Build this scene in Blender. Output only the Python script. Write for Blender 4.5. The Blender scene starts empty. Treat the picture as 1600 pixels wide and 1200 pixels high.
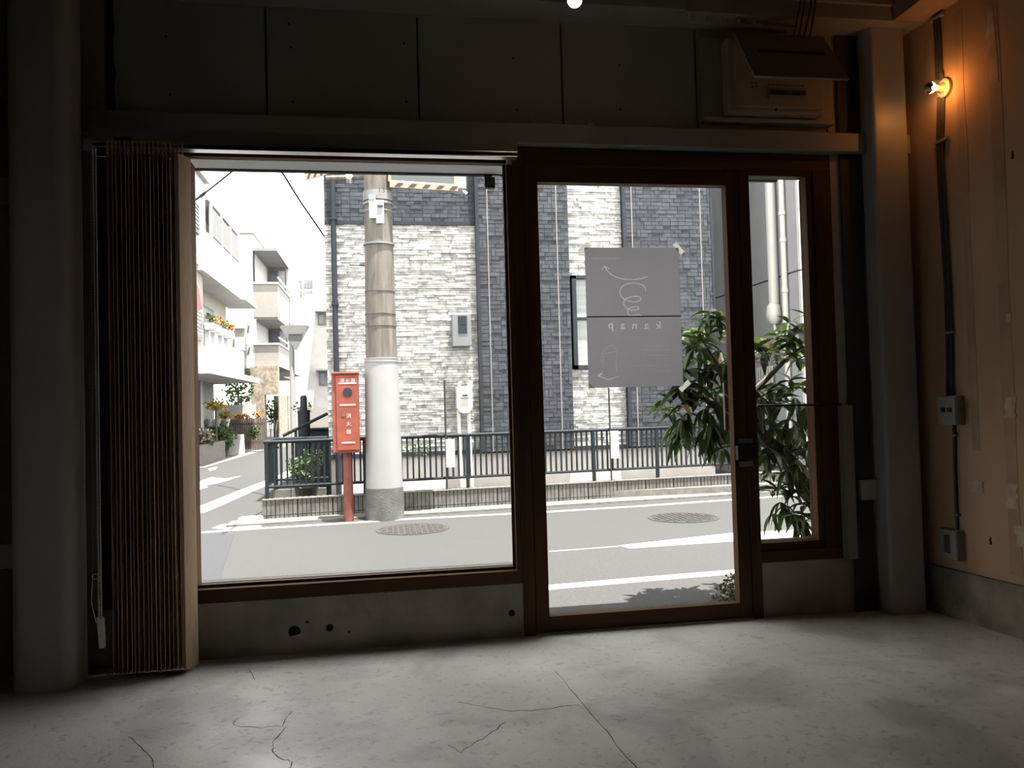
import bpy, math, random
import numpy as np
from mathutils import Matrix, Vector
from math import sin, cos, pi, atan, radians
random.seed(7)
sc = bpy.context.scene
COL = sc.collection

# ------------------------------------------------------------------ camera
F = 1230.0; YAW = atan(200 / F); PITCH = atan(33 / F); ROLL = 0.027; H = 1.2
_f = np.array([sin(YAW) * cos(PITCH), cos(YAW) * cos(PITCH), sin(PITCH)])
_r0 = np.array([cos(YAW), -sin(YAW), 0]); _u0 = np.cross(_r0, _f)
_r = _r0 * cos(ROLL) - _u0 * sin(ROLL); _u = _u0 * cos(ROLL) + _r0 * sin(ROLL)
CAM = np.array([0, 0, H])
cd = bpy.data.cameras.new('camera'); cam = bpy.data.objects.new('camera', cd); COL.objects.link(cam)
cd.sensor_width = 36; cd.sensor_fit = 'HORIZONTAL'; cd.lens = F / 1600 * 36; cd.clip_start = .05; cd.clip_end = 500
cam.matrix_world = Matrix(((_r[0], _u[0], -_f[0], 0), (_r[1], _u[1], -_f[1], 0), (_r[2], _u[2], -_f[2], H), (0, 0, 0, 1)))
sc.camera = cam

# ------------------------------------------------------------------ sky, sun, exposure
w = bpy.data.worlds.new('sky'); sc.world = w; w.use_nodes = True
bg = w.node_tree.nodes['Background']; bg.inputs[0].default_value = (1, .985, .96, 1); bg.inputs[1].default_value = 6.0
sd = bpy.data.lights.new('sun', 'SUN'); sun = bpy.data.objects.new('sun', sd); COL.objects.link(sun)
sd.energy = 40; sd.angle = radians(.6); sd.color = (1, .95, .87)
sun.rotation_euler = Vector((-.12, .14, -.98)).to_track_quat('-Z', 'Y').to_euler(); sun.location = (6, -4, 14)
vs = sc.view_settings
sc.display_settings.display_device = 'sRGB'
vs.view_transform = 'Standard'; vs.look = 'None'; vs.gamma = 1; vs.use_curve_mapping = False; vs.exposure = 0

# ------------------------------------------------------------------ pixel to place helpers (a pixel gives a direction, a surface the distance)
def ray(px, py): return _f + _r * ((px - 800) / F) + _u * ((600 - py) / F)
def onz(px, py, z): d = ray(px, py); return CAM + d * (z - H) / d[2]
def ony(px, py, y): d = ray(px, py); return CAM + d * y / d[1]
def onx(px, py, x): d = ray(px, py); return CAM + d * x / d[0]
def onpl(px, py, k, y0): d = ray(px, py); return CAM + d * y0 / (d[1] - k * d[0])     # plane y = y0 + k x
def PX(px, py, y): return float(ony(px, py, y)[0])
def PZ(px, py, y): return float(ony(px, py, y)[2])
ZR = -0.06                                                              # road level

# ------------------------------------------------------------------ materials
MATS = {}
def mat(name, col, rough=.7, var=.12, scale=6, bump=0, bscale=60, metal=0, spec=.3, stretch=(1, 1, 1), col2=None, trans=0, detail=4):
    m = bpy.data.materials.new(name); m.use_nodes = True; nt = m.node_tree; N = nt.nodes; L = nt.links
    b = N['Principled BSDF']; b.inputs['Roughness'].default_value = rough; b.inputs['Metallic'].default_value = metal
    b.inputs['Specular IOR Level'].default_value = spec
    tc = N.new('ShaderNodeTexCoord'); mp = N.new('ShaderNodeMapping'); mp.inputs['Scale'].default_value = stretch
    L.new(tc.outputs['Object'], mp.inputs[0])
    n = N.new('ShaderNodeTexNoise'); n.inputs['Scale'].default_value = scale; n.inputs['Detail'].default_value = detail
    L.new(mp.outputs[0], n.inputs['Vector'])
    r = N.new('ShaderNodeValToRGB'); r.color_ramp.elements[0].position = .3; r.color_ramp.elements[1].position = .72
    a = [max(0, c * (1 - var)) for c in col]; c2 = col2 or [min(1, c * (1 + var)) for c in col]
    r.color_ramp.elements[0].color = (*a, 1); r.color_ramp.elements[1].color = (*c2, 1)
    L.new(n.outputs[0], r.inputs[0]); L.new(r.outputs[0], b.inputs['Base Color'])
    if bump:
        n2 = N.new('ShaderNodeTexNoise'); n2.inputs['Scale'].default_value = bscale; n2.inputs['Detail'].default_value = 3
        L.new(mp.outputs[0], n2.inputs['Vector'])
        bp = N.new('ShaderNodeBump'); bp.inputs['Strength'].default_value = bump; bp.inputs['Distance'].default_value = .01
        L.new(n2.outputs[0], bp.inputs['Height']); L.new(bp.outputs[0], b.inputs['Normal'])
    if trans:
        t = N.new('ShaderNodeBsdfTranslucent'); L.new(r.outputs[0], t.inputs[0])
        mx = N.new('ShaderNodeMixShader'); mx.inputs[0].default_value = trans
        L.new(b.outputs[0], mx.inputs[1]); L.new(t.outputs[0], mx.inputs[2]); L.new(mx.outputs[0], N['Material Output'].inputs[0])
    MATS[name] = m
    return m
def emis(name, col, s):
    m = bpy.data.materials.new(name); m.use_nodes = True; N = m.node_tree.nodes
    b = N['Principled BSDF']; b.inputs['Base Color'].default_value = (*col, 1)
    b.inputs['Emission Color'].default_value = (*col, 1); b.inputs['Emission Strength'].default_value = s
    return m
def glass(name, tint=(.97, .98, .98), base=.03, edge=.5):
    m = bpy.data.materials.new(name); m.use_nodes = True; nt = m.node_tree; N = nt.nodes; L = nt.links
    N.remove(N['Principled BSDF'])
    t = N.new('ShaderNodeBsdfTransparent'); t.inputs[0].default_value = (*tint, 1)
    g = N.new('ShaderNodeBsdfGlossy'); g.inputs['Roughness'].default_value = .01
    lw = N.new('ShaderNodeLayerWeight'); lw.inputs[0].default_value = .5
    p = N.new('ShaderNodeMath'); p.operation = 'POWER'; p.inputs[1].default_value = 4; L.new(lw.outputs['Facing'], p.inputs[0])
    q = N.new('ShaderNodeMath'); q.operation = 'MULTIPLY_ADD'; q.inputs[1].default_value = edge; q.inputs[2].default_value = base; L.new(p.outputs[0], q.inputs[0])
    mx = N.new('ShaderNodeMixShader'); L.new(q.outputs[0], mx.inputs[0]); L.new(t.outputs[0], mx.inputs[1]); L.new(g.outputs[0], mx.inputs[2])
    L.new(mx.outputs[0], N['Material Output'].inputs[0])
    return m

def floor_material():
    m = mat('floor_concrete', (.575, .56, .54), .5, .2, 1.1, .12, 60, spec=.5, detail=7); nt = m.node_tree; N = nt.nodes; L = nt.links
    b = N['Principled BSDF']; tc = [n for n in N if n.type == 'TEX_COORD'][0]; rr = [n for n in N if n.type == 'VALTORGB'][0]
    def noise(s, d=6, dist=0):
        n = N.new('ShaderNodeTexNoise'); n.inputs['Scale'].default_value = s; n.inputs['Detail'].default_value = d; n.inputs['Distortion'].default_value = dist
        L.new(tc.outputs['Object'], n.inputs['Vector']); return n
    def ramp(src, p0, c0, p1, c1):
        r = N.new('ShaderNodeValToRGB'); e = r.color_ramp.elements; e[0].position = p0; e[1].position = p1
        e[0].color = (c0, c0, c0, 1); e[1].color = (c1, c1, c1, 1); L.new(src, r.inputs[0]); return r
    def mul(a, c, fac=1):
        x = N.new('ShaderNodeMixRGB'); x.blend_type = 'MULTIPLY'; x.inputs[0].default_value = fac
        L.new(a, x.inputs[1]); L.new(c, x.inputs[2]); return x.outputs[0]
    st = ramp(noise(2.3, 8, .6).outputs[0], .36, .5, .5, 1.0)
    sp = ramp(noise(26, 6, 1.2).outputs[0], .33, .55, .43, 1.0)
    lt = ramp(noise(.8, 4, .3).outputs[0], .4, .82, .7, 1.12)
    c = mul(rr.outputs[0], st.outputs[0], .5); c = mul(c, sp.outputs[0], .6); c = mul(c, lt.outputs[0])
    L.new(c, b.inputs['Base Color'])
    ro = ramp(noise(3, 5).outputs[0], .3, .38, .7, .62); L.new(ro.outputs[0], b.inputs['Roughness'])
    return m

def ext_stone(name, c1, c2):     # per-piece tone through random per island
    m = mat(name, c1, .85, .15, 14, .25, 90, col2=c2); nt = m.node_tree; N = nt.nodes; L = nt.links
    g = N.new('ShaderNodeNewGeometry'); rr = [n for n in N if n.type == 'VALTORGB'][0]
    x = N.new('ShaderNodeMixRGB'); x.blend_type = 'MULTIPLY'; x.inputs[0].default_value = .8
    r = N.new('ShaderNodeValToRGB'); r.color_ramp.elements[0].color = (.55, .55, .55, 1); r.color_ramp.elements[1].color = (1.15, 1.15, 1.15, 1)
    L.new(g.outputs['Random Per Island'], r.inputs[0]); L.new(rr.outputs[0], x.inputs[1]); L.new(r.outputs[0], x.inputs[2])
    L.new(x.outputs[0], N['Principled BSDF'].inputs['Base Color'])
    return m

m_floor = floor_material()
m_conc = mat('old_concrete', (.34, .31, .255), .9, .3, 4, .35, 30)
m_foot = mat('footing_concrete', (.24, .21, .165), .95, .45, 5, .5, 25)
m_conc_col = mat('column_paint', (.36, .355, .34), .42, .06, 3, .06, 25, spec=.5)
m_alc = mat('wall_panel_paint', (.34, .335, .325), .85, .12, 2, .05, 60)
m_steel = mat('steel_paint', (.30, .295, .275), .5, .1, 4, .04, 50)
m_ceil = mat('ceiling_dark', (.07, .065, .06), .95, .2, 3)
m_wallr = mat('bare_board', (.42, .285, .18), .9, .16, 2.2, .1, 40, stretch=(1, 1, .25))
m_wallr2 = mat('board_tape', (.365, .25, .16), .9, .2, 5, .1, 40)
m_patch = mat('board_patch', (.45, .345, .25), .9, .3, 9)
m_dark = mat('gap_dark', (.02, .018, .016), .9, .2, 5)
m_wood = mat('stained_wood', (.085, .046, .0245), .6, .35, 7, .08, 60, stretch=(1.5, 1.5, .12), spec=.12)
m_wood_h = mat('stained_wood_rail', (.085, .046, .0245), .6, .35, 7, .08, 60, stretch=(.12, 1.5, 1.5), spec=.12)
m_vane = mat('vane_fabric', (.55, .41, .28), .8, .15, 30, .05, 200, stretch=(6, 6, .4), trans=.3)
m_alu = mat('aluminium', (.6, .6, .6), .3, .05, 10, metal=1)
m_white = mat('white_plastic', (.62, .6, .55), .5, .06, 6)
m_cream = mat('cream_plastic', (.34, .29, .235), .5, .06, 6)
m_greybox = mat('grey_plastic', (.26, .25, .22), .5, .08, 6)
m_black = mat('black_metal', (.02, .02, .02), .5, .2, 10)
m_cable = mat('grey_cable', (.06, .06, .062), .6, .2, 20)
m_paper = mat('poster_paper', (.205, .2, .214), .85, .05, 3, .05, 10, trans=.8)
m_ink = mat('poster_print', (.42, .41, .42), .8, .05, 10, trans=.85)
m_ink2 = mat('poster_faint_print', (.285, .277, .29), .8, .05, 10, trans=.85)
m_tape = mat('tape', (.62, .61, .56), .6, .05, 10, trans=.85)
m_cord = mat('cord', (.8, .78, .74), .7, .15, 60)
m_pane = glass('window_glass')
# outdoors
m_asph = mat('asphalt', (.0235, .0235, .0235), .9, .12, 40, .4, 160, col2=(.0305, .0303, .0301), detail=8)
m_asph2 = mat('asphalt_new', (.022, .0228, .0262), .9, .35, 90, .4, 250)
m_kerb = mat('pale_concrete', (.105, .098, .089), .9, .25, 12, .2, 60)
m_line = mat('road_paint', (.34, .34, .33), .8, .15, 30, .2, 200)
m_block = mat('block_concrete', (.085, .080, .073), .9, .3, 9, .3, 90)
m_rail = mat('green_black_rail', (.010, .013, .016), .6, .2, 10, spec=.12)
m_dsid = ext_stone('dark_siding', (.030, .0325, .040), (.047, .051, .061))
m_brick = ext_stone('dark_siding_brick', (.030, .0325, .040), (.047, .051, .061))
for n_ in [n for n in m_brick.node_tree.nodes if n.type == 'NEW_GEOMETRY']:
    oi_ = m_brick.node_tree.nodes.new('ShaderNodeObjectInfo')
    for l_ in list(n_.outputs['Random Per Island'].links): m_brick.node_tree.links.new(oi_.outputs['Random'], l_.to_socket)
m_dback = mat('lit_edge_joint', (.07, .072, .078), .9, .2, 10)  # joint tone raised to paint in sun catching the brick edges
m_wsid = ext_stone('pale_stone_siding', (.235, .231, .219), (.44, .433, .414))
m_wback = mat('pale_joint', (.15, .147, .14), .9, .2, 10)
m_trim = mat('dark_trim', (.018, .020, .026), .6, .15, 8, spec=.15)
m_found = mat('foundation_plaster', (.40, .375, .35), .9, .1, 5)
m_seal = mat('sealant', (.16, .145, .14), .8, .1, 10)
m_meter = mat('grey_meter', (.12, .124, .13), .4, .08, 6)
m_gas = mat('cream_meter', (.37, .36, .32), .5, .08, 6)
m_pole = mat('pole_concrete', (.095, .085, .073), .9, .35, 6, .25, 60, stretch=(3, 3, .35))
m_pole2 = mat('pole_base_concrete', (.07, .068, .066), .9, .3, 7, .3, 50)
m_band = mat('steel_strap', (.13, .13, .127), .5, .1, 8)
m_wrap = mat('pole_wrap', (.19, .188, .186), .6, .07, 4)
m_red = mat('red_paint', (.165, .040, .026), .45, .2, 7)
m_red2 = mat('red_pole_paint', (.115, .033, .025), .55, .35, 9)
m_owhite = mat('white_print', (.3, .3, .295), .6, .05, 10)
m_plate = mat('pole_plate', (.2, .2, .2), .6, .08, 9)
m_orange = mat('orange_stripe', (.27, .17, .115), .5, .15, 10)
m_mirror = mat('mirror_panel', (.055, .06, .062), .6, .1, 4, spec=.15)
m_manh = mat('cast_iron', (.022, .020, .019), .7, .35, 25, .4, 60)
m_grey = mat('grey_wall_panel', (.24, .24, .247), .8, .06, 3)
m_pipe = mat('pale_pipe', (.40, .39, .36), .5, .05, 6)
m_bwhite = mat('white_render', (.42, .41, .395), .9, .08, 3)
m_bcream = mat('cream_render', (.36, .325, .28), .9, .08, 3)
m_btile = mat('beige_tile', (.23, .215, .20), .8, .08, 12)
m_bstone = mat('random_stone', (.24, .2, .16), .9, .45, 9, .4, 20)
m_soff = mat('soffit', (.17, .17, .165), .9, .08, 4)
m_awn = mat('awning_paint', (.5, .51, .52), .6, .05, 4)
m_bwin = mat('far_glass', (.10, .11, .115), .15, .2, 2, spec=.6)
m_lav = mat('pale_lilac_panel', (.36, .35, .37), .8, .05, 6)
m_bamboo = mat('brown_fence', (.085, .068, .06), .9, .3, 12)
m_leaf = mat('leaf', (.022, .046, .010), .4, .4, 8, col2=(.06, .098, .022), trans=.3)
m_leaf2 = mat('leaf_yellow', (.35, .27, .05), .5, .25, 8, trans=.3)
m_leaf3 = mat('bush_leaf', (.075, .12, .04), .6, .4, 9, trans=.25)
m_bark = mat('bark', (.09, .078, .055), .9, .35, 20, .4, 60)
m_shrub = mat('dry_shrub_leaf', (.07, .07, .035), .8, .4, 9, trans=.2)
m_flow1 = mat('orange_flowers', (.35, .15, .04), .8, .4, 9)
m_flow2 = mat('pale_flowers', (.42, .34, .31), .8, .3, 9)
m_pink = mat('pink_cloth', (.42, .13, .15), .9, .1, 5)
m_wire = mat('wire', (.03, .03, .03), .6, .1, 5)
m_brown = mat('brown_board', (.12, .045, .025), .6, .2, 9)
m_bulb_glow = emis('bulb_glow', (1, .6, .26), 9)
m_bulb_small = emis('bulb_glow_small', (1, .8, .6), 14)
m_chrome = mat('silver_crown', (.8, .78, .75), .06, .03, 5, metal=1)
m_porcelain = mat('porcelain', (.5, .45, .38), .35, .05, 5)

# ------------------------------------------------------------------ mesh tools
WL = {}
class MB:
    def __init__(s, M=None): s.v = []; s.f = []; s.M = M
    def add(s, v, f):
        o = len(s.v)
        if s.M is not None: v = [tuple(s.M @ Vector(p)) for p in v]
        s.v += [tuple(map(float, p)) for p in v]; s.f += [tuple(i + o for i in q) for q in f]; return s
    def box(s, x0, x1, y0, y1, z0, z1):
        x0, x1 = sorted((x0, x1)); y0, y1 = sorted((y0, y1)); z0, z1 = sorted((z0, z1))
        return s.add([(x0, y0, z0), (x1, y0, z0), (x1, y1, z0), (x0, y1, z0), (x0, y0, z1), (x1, y0, z1), (x1, y1, z1), (x0, y1, z1)],
                     [(0, 3, 2, 1), (4, 5, 6, 7), (0, 1, 5, 4), (1, 2, 6, 5), (2, 3, 7, 6), (3, 0, 4, 7)])
    def hexa(s, b, t):          # bottom and top quads, counter-clockwise seen from above
        return s.add(list(b) + list(t), [(0, 3, 2, 1), (4, 5, 6, 7), (0, 1, 5, 4), (1, 2, 6, 5), (2, 3, 7, 6), (3, 0, 4, 7)])
    def prism(s, poly, d):      # polygon extruded by vector d
        n = len(poly); d = Vector(d); a = [Vector(p) for p in poly]
        return s.add([tuple(p) for p in a] + [tuple(p + d) for p in a],
                     [tuple(range(n))[::-1], tuple(range(n, 2 * n))] + [(i, (i + 1) % n, (i + 1) % n + n, i + n) for i in range(n)])
    def tube(s, pts, r, n=8, caps=True):
        P = [Vector(p) for p in pts]; k = len(P); R = r if isinstance(r, (list, tuple)) else [r] * k
        up = None; v = []
        for i in range(k):
            t = (P[min(i + 1, k - 1)] - P[max(i - 1, 0)]).normalized()
            if up is None: up = Vector((0, 0, 1)) if abs(t.z) < .9 else Vector((1, 0, 0))
            a = t.cross(up).normalized(); b = a.cross(t).normalized(); up = b
            for j in range(n):
                q = 2 * pi * j / n; v.append(tuple(P[i] + (a * cos(q) + b * sin(q)) * R[i]))
        f = [(i * n + j, i * n + (j + 1) % n, (i + 1) * n + (j + 1) % n, (i + 1) * n + j) for i in range(k - 1) for j in range(n)]
        if caps: f += [tuple(range(n))[::-1], tuple(range((k - 1) * n, k * n))]
        return s.add(v, f)
    def lathe(s, prof, c=(0, 0, 0), n=20, M=None):
        v = []
        for r, z in prof:
            for j in range(n): v.append((r * cos(2 * pi * j / n), r * sin(2 * pi * j / n), z))
        if M is not None: v = [tuple(M @ Vector(p)) for p in v]
        v = [(p[0] + c[0], p[1] + c[1], p[2] + c[2]) for p in v]; k = len(prof)
        f = [(i * n + j, i * n + (j + 1) % n, (i + 1) * n + (j + 1) % n, (i + 1) * n + j) for i in range(k - 1) for j in range(n)]
        f += [tuple(range(n))[::-1], tuple(range((k - 1) * n, k * n))]
        return s.add(v, f)
    def build(s, name, m, parent=None, origin=None, bevel=0, smooth=False, kind=None, label=None):
        V = np.array(s.v)
        if parent is not None: base = np.array(WL[parent.name])
        else: base = np.array(origin) if origin is not None else np.array([(V[:, 0].min() + V[:, 0].max()) / 2, (V[:, 1].min() + V[:, 1].max()) / 2, V[:, 2].min()])
        me = bpy.data.meshes.new(name); me.from_pydata([tuple(p) for p in V - base], [], s.f); me.update()
        if smooth:
            for p in me.polygons: p.use_smooth = True
            me.set_sharp_from_angle(angle=radians(40))
        me.materials.append(m)
        o = bpy.data.objects.new(name, me); COL.objects.link(o)
        if parent is not None: o.parent = parent
        else: o.location = base
        WL[o.name] = tuple(base)
        if bevel:
            b = o.modifiers.new('bevel', 'BEVEL'); b.width = bevel; b.segments = 2; b.limit_method = 'ANGLE'
        if kind: o['kind'] = kind
        if label: o['label'] = label
        return o
def inst(src, name, parent, off):
    o = src.copy(); o.name = name; COL.objects.link(o); o.parent = parent
    o.location = Vector(src.location) + Vector(off); return o
def thing(name, label, cat, loc, group=None, kind=None):
    o = bpy.data.objects.new(name, None); COL.objects.link(o); o.location = loc; o.empty_display_size = .1
    WL[o.name] = tuple(loc)
    if kind: o['kind'] = kind
    return tag(o, label, cat, group)
def tag(o, label, cat=None, group=None):
    o['label'] = label
    if cat: o['category'] = cat
    if group: o['group'] = group
    return o
def struct(o, label=None):
    o['kind'] = 'structure'
    if label: o['label'] = label
    return o
def text_mb(txt, size, M):
    c = bpy.data.curves.new('t', 'FONT'); c.body = txt; c.size = size; c.align_x = 'CENTER'; c.align_y = 'CENTER'; c.resolution_u = 2
    o = bpy.data.objects.new('t', c); COL.objects.link(o); bpy.context.view_layer.update()
    me = bpy.data.meshes.new_from_object(o.evaluated_get(bpy.context.evaluated_depsgraph_get()))
    b = MB(M); b.add([tuple(v.co) for v in me.vertices], [tuple(p.vertices) for p in me.polygons])
    bpy.data.objects.remove(o); bpy.data.curves.remove(c); bpy.data.meshes.remove(me); return b
FACE = Matrix(((1, 0, 0, 0), (0, 0, -1, 0), (0, 1, 0, 0), (0, 0, 0, 1)))       # xy text turned to stand in xz facing -y
def face_at(x, y, z, mirror=False):
    return Matrix.Translation((x, y, z)) @ FACE @ Matrix.Diagonal((-1 if mirror else 1, 1, 1, 1))
def ribbon(pts, wd, y, t=.0008):          # flat line in an xz plane as a thin strip
    b = MB()
    for (a, c) in zip(pts[:-1], pts[1:]):
        dx, dz = c[0] - a[0], c[1] - a[1]; l = math.hypot(dx, dz) or 1; nx, nz = -dz / l * wd / 2, dx / l * wd / 2
        ex, ez = dx / l * wd / 3, dz / l * wd / 3
        b.prism([(a[0] - ex + nx, y, a[1] - ez + nz), (a[0] - ex - nx, y, a[1] - ez - nz), (c[0] + ex - nx, y, c[1] + ez - nz), (c[0] + ex + nx, y, c[1] + ez + nz)], (0, -t, 0))
    return b
def ground_strip(pts, wd, z, t=.003):      # polyline strip lying on the ground, pts (x, y)
    b = MB(); P = [Vector((p[0], p[1])) for p in pts]; n = len(P); W = wd if isinstance(wd, list) else [wd] * n
    L, Rr = [], []
    for i in range(n):
        d = (P[min(i + 1, n - 1)] - P[max(i - 1, 0)]).normalized(); q = Vector((-d.y, d.x)) * W[i] / 2
        L.append(P[i] + q); Rr.append(P[i] - q)
    for i in range(n - 1):
        b.hexa([(*Rr[i], z), (*Rr[i + 1], z), (*L[i + 1], z), (*L[i], z)], [(*Rr[i], z + t), (*Rr[i + 1], z + t), (*L[i + 1], z + t), (*L[i], z + t)])
    return b
def ground_poly(pxs, z, t=.003):
    return MB().prism([tuple(onz(x, y, z)) for x, y in pxs], (0, 0, t))

# ================================================================== ROOM
D = 4.06                                   # room face of the shop front
def wr(y): return 3.004 + .1 * (3.685 - y) # right wall runs slightly askew
struct(MB().prism([(-1.75, -6, 0), (wr(-6) + .1, -6, 0), (wr(4.3) + .1, 4.28, 0), (-1.75, 4.28, 0)][::1], (0, 0, -.12)).build('floor', m_floor), 'grey stained concrete floor')
floor = bpy.data.objects['floor']
cracks = [[(868, 1050), (900, 1085), (932, 1125), (962, 1162), (1000, 1206)], [(905, 1101), (865, 1106), (830, 1110), (795, 1111), (760, 1106), (715, 1097)],
          [(372, 1122), (362, 1130), (375, 1136), (410, 1137), (440, 1134), (456, 1112)], [(445, 1135), (428, 1160), (425, 1175), (440, 1186), (457, 1190), (452, 1200)],
          [(200, 1150), (221, 1167), (238, 1185), (240, 1200)], [(390, 1046), (398, 1062)], [(700, 1163), (720, 1177), (735, 1165), (760, 1150), (790, 1128)]]
for c in cracks:
    pts = []
    for a, b in zip(c[:-1], c[1:]):
        for k in range(4):
            t = k / 4; pts.append((a[0] + (b[0] - a[0]) * t + random.uniform(-2, 2), a[1] + (b[1] - a[1]) * t + random.uniform(-1, 1)))
    pts.append(c[-1])
    ground_strip([tuple(onz(x, y, 0)[:2]) for x, y in pts], [random.uniform(.0012, .0042) for _ in pts], .0002, .0004).build('crack', m_dark, floor)

struct(MB().box(-1.87, -1.75, -6, 4.28, -.1, 3.5).build('wall_left', m_alc), 'dark painted side wall beyond the column')
struct(MB().prism([(wr(-6), -6, .26), (wr(-6) + .15, -6, .26), (wr(4.28) + .15, 4.28, .26), (wr(4.28), 4.28, .26)], (0, 0, 3.24)).build('wall_right', m_wallr), 'bare tan boarded side wall')
wall_right = bpy.data.objects['wall_right']
struct(MB().prism([(wr(-6) - .015, -6, 0), (wr(-6) + .15, -6, 0), (wr(4.28) + .15, 4.28, 0), (wr(4.28) - .015, 4.28, 0)], (0, 0, .255)).build('baseboard_right', m_foot), 'rough concrete footing along the tan wall')
struct(MB().box(-1.87, 4.1, -6.15, -6, -.1, 3.5).build('wall_back', m_alc))
struct(MB().box(-1.87, 4.2, -6.15, 4.165, 3.42, 3.46).build('ceiling', m_ceil), 'dark ceiling deck')
# tape strips, plaster patches on the right wall
def on_right(px, py):
    d = ray(px, py); t = (3.004 + .3685) / (d[0] + .1 * d[1]); return CAM + d * t
def right_patch(name, y0, y1, z0, z1, m, t=.002, wob=0):
    n = 6; L = []
    for i in range(n + 1): L.append((y1 + random.uniform(-wob, wob), z0 + (z1 - z0) * i / n))
    Rr = [(y0 + random.uniform(-wob, wob), z1 - (z1 - z0) * i / n) for i in range(n + 1)]
    return MB().prism([(wr(y), y, z) for y, z in L + Rr], (-t, 0, 0)).build(name, m, wall_right)
p = on_right(1575, 600); right_patch('tape_strip', p[1] - .035, p[1] + .035, .3, 3.2, m_wallr2, .0015, .006)
p = on_right(1522, 600); right_patch('tape_strip', p[1] - .02, p[1] + .03, .9, 3.2, m_wallr2, .0015, .006)
for (px, py, a, b) in [(1578, 637, .03, .05), (1581, 775, .035, .06), (1550, 70, .02, .2), (1596, 838, .03, .05), (1528, 760, .03, .03), (1576, 497, .02, .025)]:
    p = on_right(px, py); right_patch('plaster_patch', p[1] - a, p[1] + a, p[2] - b, p[2] + b, m_patch, .003, .012)
for (px, py) in [(1548, 845), (1588, 864), (1572, 596), (1556, 192), (1582, 242)]:
    p = on_right(px, py); right_patch('gouge', p[1] - .006, p[1] + .006, p[2] - .02, p[2] + .02, m_dark, .0012, .004)
# dark beam along the top of the right wall, lit from below by the bulb
struct(MB().prism([(2.8, -6, 3.25), (4.1, -6, 3.25), (wr(4.2), 4.2, 3.25), (2.8, 4.2, 3.25)], (0, 0, .17)).build('trim_1', m_wallr2), 'boarded beam over the tan wall')

# shop front: concrete upstand, lintel, panels
wf = MB(); wf.box(-1.75, .69, D, 4.24, 0, .272); wf = struct(wf.build('wall_front', m_conc), 'rough concrete upstand below the big window')
struct(MB().box(1.965, 3.2, D + .01, 4.24, 0, .30).build('wall_front_upstand', m_conc), 'rough concrete upstand below the narrow window')
for (px, py, r) in [(515, 981, .018), (800, 958, .016), (460, 987, .03), (545, 987, .006), (480, 972, .007)]:
    p = ony(px, py, D); MB().lathe([(r, 0), (r, .0015), (r * .6, .002)], (0, 0, 0), 12, Matrix.Translation((p[0], D, p[2])) @ Matrix.Rotation(pi / 2, 4, 'X')).build('tie_hole', m_dark, wf)
p = ony(465, 990, D); MB().prism([(p[0] - .03, D, p[2] - .01), (p[0] - .02, D, p[2] - .028), (p[0] + .025, D, p[2] - .02), (p[0] + .03, D, p[2] + .004), (p[0], D, p[2] - .004)], (0, -.006, 0)).build('chipped_spot', m_patch, wf)
PZ0, PZ1 = 2.676, 3.42
up = struct(MB().box(-1.75, 3.2, 4.09, 4.165, 2.58, 3.42).build('wall_front_upper', m_dark), 'dark wall behind the upper panels')
ed = [-1.275, -.551, .2115, .976, 1.734, 2.5]
for i in range(5): MB().box(ed[i] + .005, ed[i + 1] - .005, D, 4.09, PZ0, PZ1).build('panel', m_alc, up, bevel=.003)
# torn edge beside the first panel, and a plain margin
MB().prism([(-1.30, D - .004, 2.70), (-1.262, D - .004, 2.70), (-1.268, D - .004, 2.8), (-1.258, D - .004, 2.87), (-1.275, D - .004, 2.98), (-1.262, D - .004, 3.1), (-1.28, D - .004, 3.3), (-1.30, D - .004, 3.3)], (0, .003, 0)).build('torn_gap', m_dark, up)
MB().box(-1.75, -1.31, D - .01, 4.09, 2.55, 3.42).build('side_margin', m_alc, up); MB().box(-1.75, -1.36, 4.07, 4.24, .27, 2.56).build('side_margin', m_alc, up); MB().box(2.51, 3.1, D - .0, 4.09, .3, 3.42).build('side_margin', m_alc, up)
for (px, py) in [(451, 37), (455, 74), (457, 159), (631, 68), (635, 159), (802, 91), (808, 172), (968, 102), (969, 171), (259, 57), (266, 148)]:
    p = ony(px, py, D); MB().lathe([(.006, 0), (.006, .0015)], (0, 0, 0), 8, Matrix.Translation((p[0], D, p[2])) @ Matrix.Rotation(pi / 2, 4, 'X')).build('screw_hole', m_dark, up)
struct(MB().box(-1.75, 3.1, 4.0, 4.16, 2.565, 2.672).build('trim_2', m_steel, bevel=.006), 'painted steel lintel over the windows')
lintel = bpy.data.objects['trim_2']
for (px, py) in [(834, 199), (924, 201), (205, 172)]:
    p = ony(px, py, 3.99); b = MB().box(p[0] - .014, p[0] + .014, 3.985, 4.02, 2.672, 2.69); b.tube([(p[0], 4.0, 2.685), (p[0], 4.0, 2.70)], .006, 8); b.build('anchor_bolt', m_steel, lintel)
struct(MB().box(-1.75, 3.1, 3.86, 4.165, 3.245, 3.35).build('trim_3', m_steel, bevel=.004), 'painted steel beam under the ceiling')
beam = bpy.data.objects['trim_3']
MB().box(-1.75, 3.1, 3.84, 3.86, 3.325, 3.35).build('flange', m_steel, beam)
for i in range(5):
    x = 1.66 + i * .085
    b = MB().lathe([(.017, 0), (.017, .016)], (x, 3.9, 3.229), 6); b.lathe([(.009, 0), (.009, .025)], (x, 3.9, 3.206), 8); b.build('bolt', m_steel, beam)
MB().box(1.6, 2.1, 3.855, 3.93, 3.235, 3.30).build('splice_plate', m_steel, beam)
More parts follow.
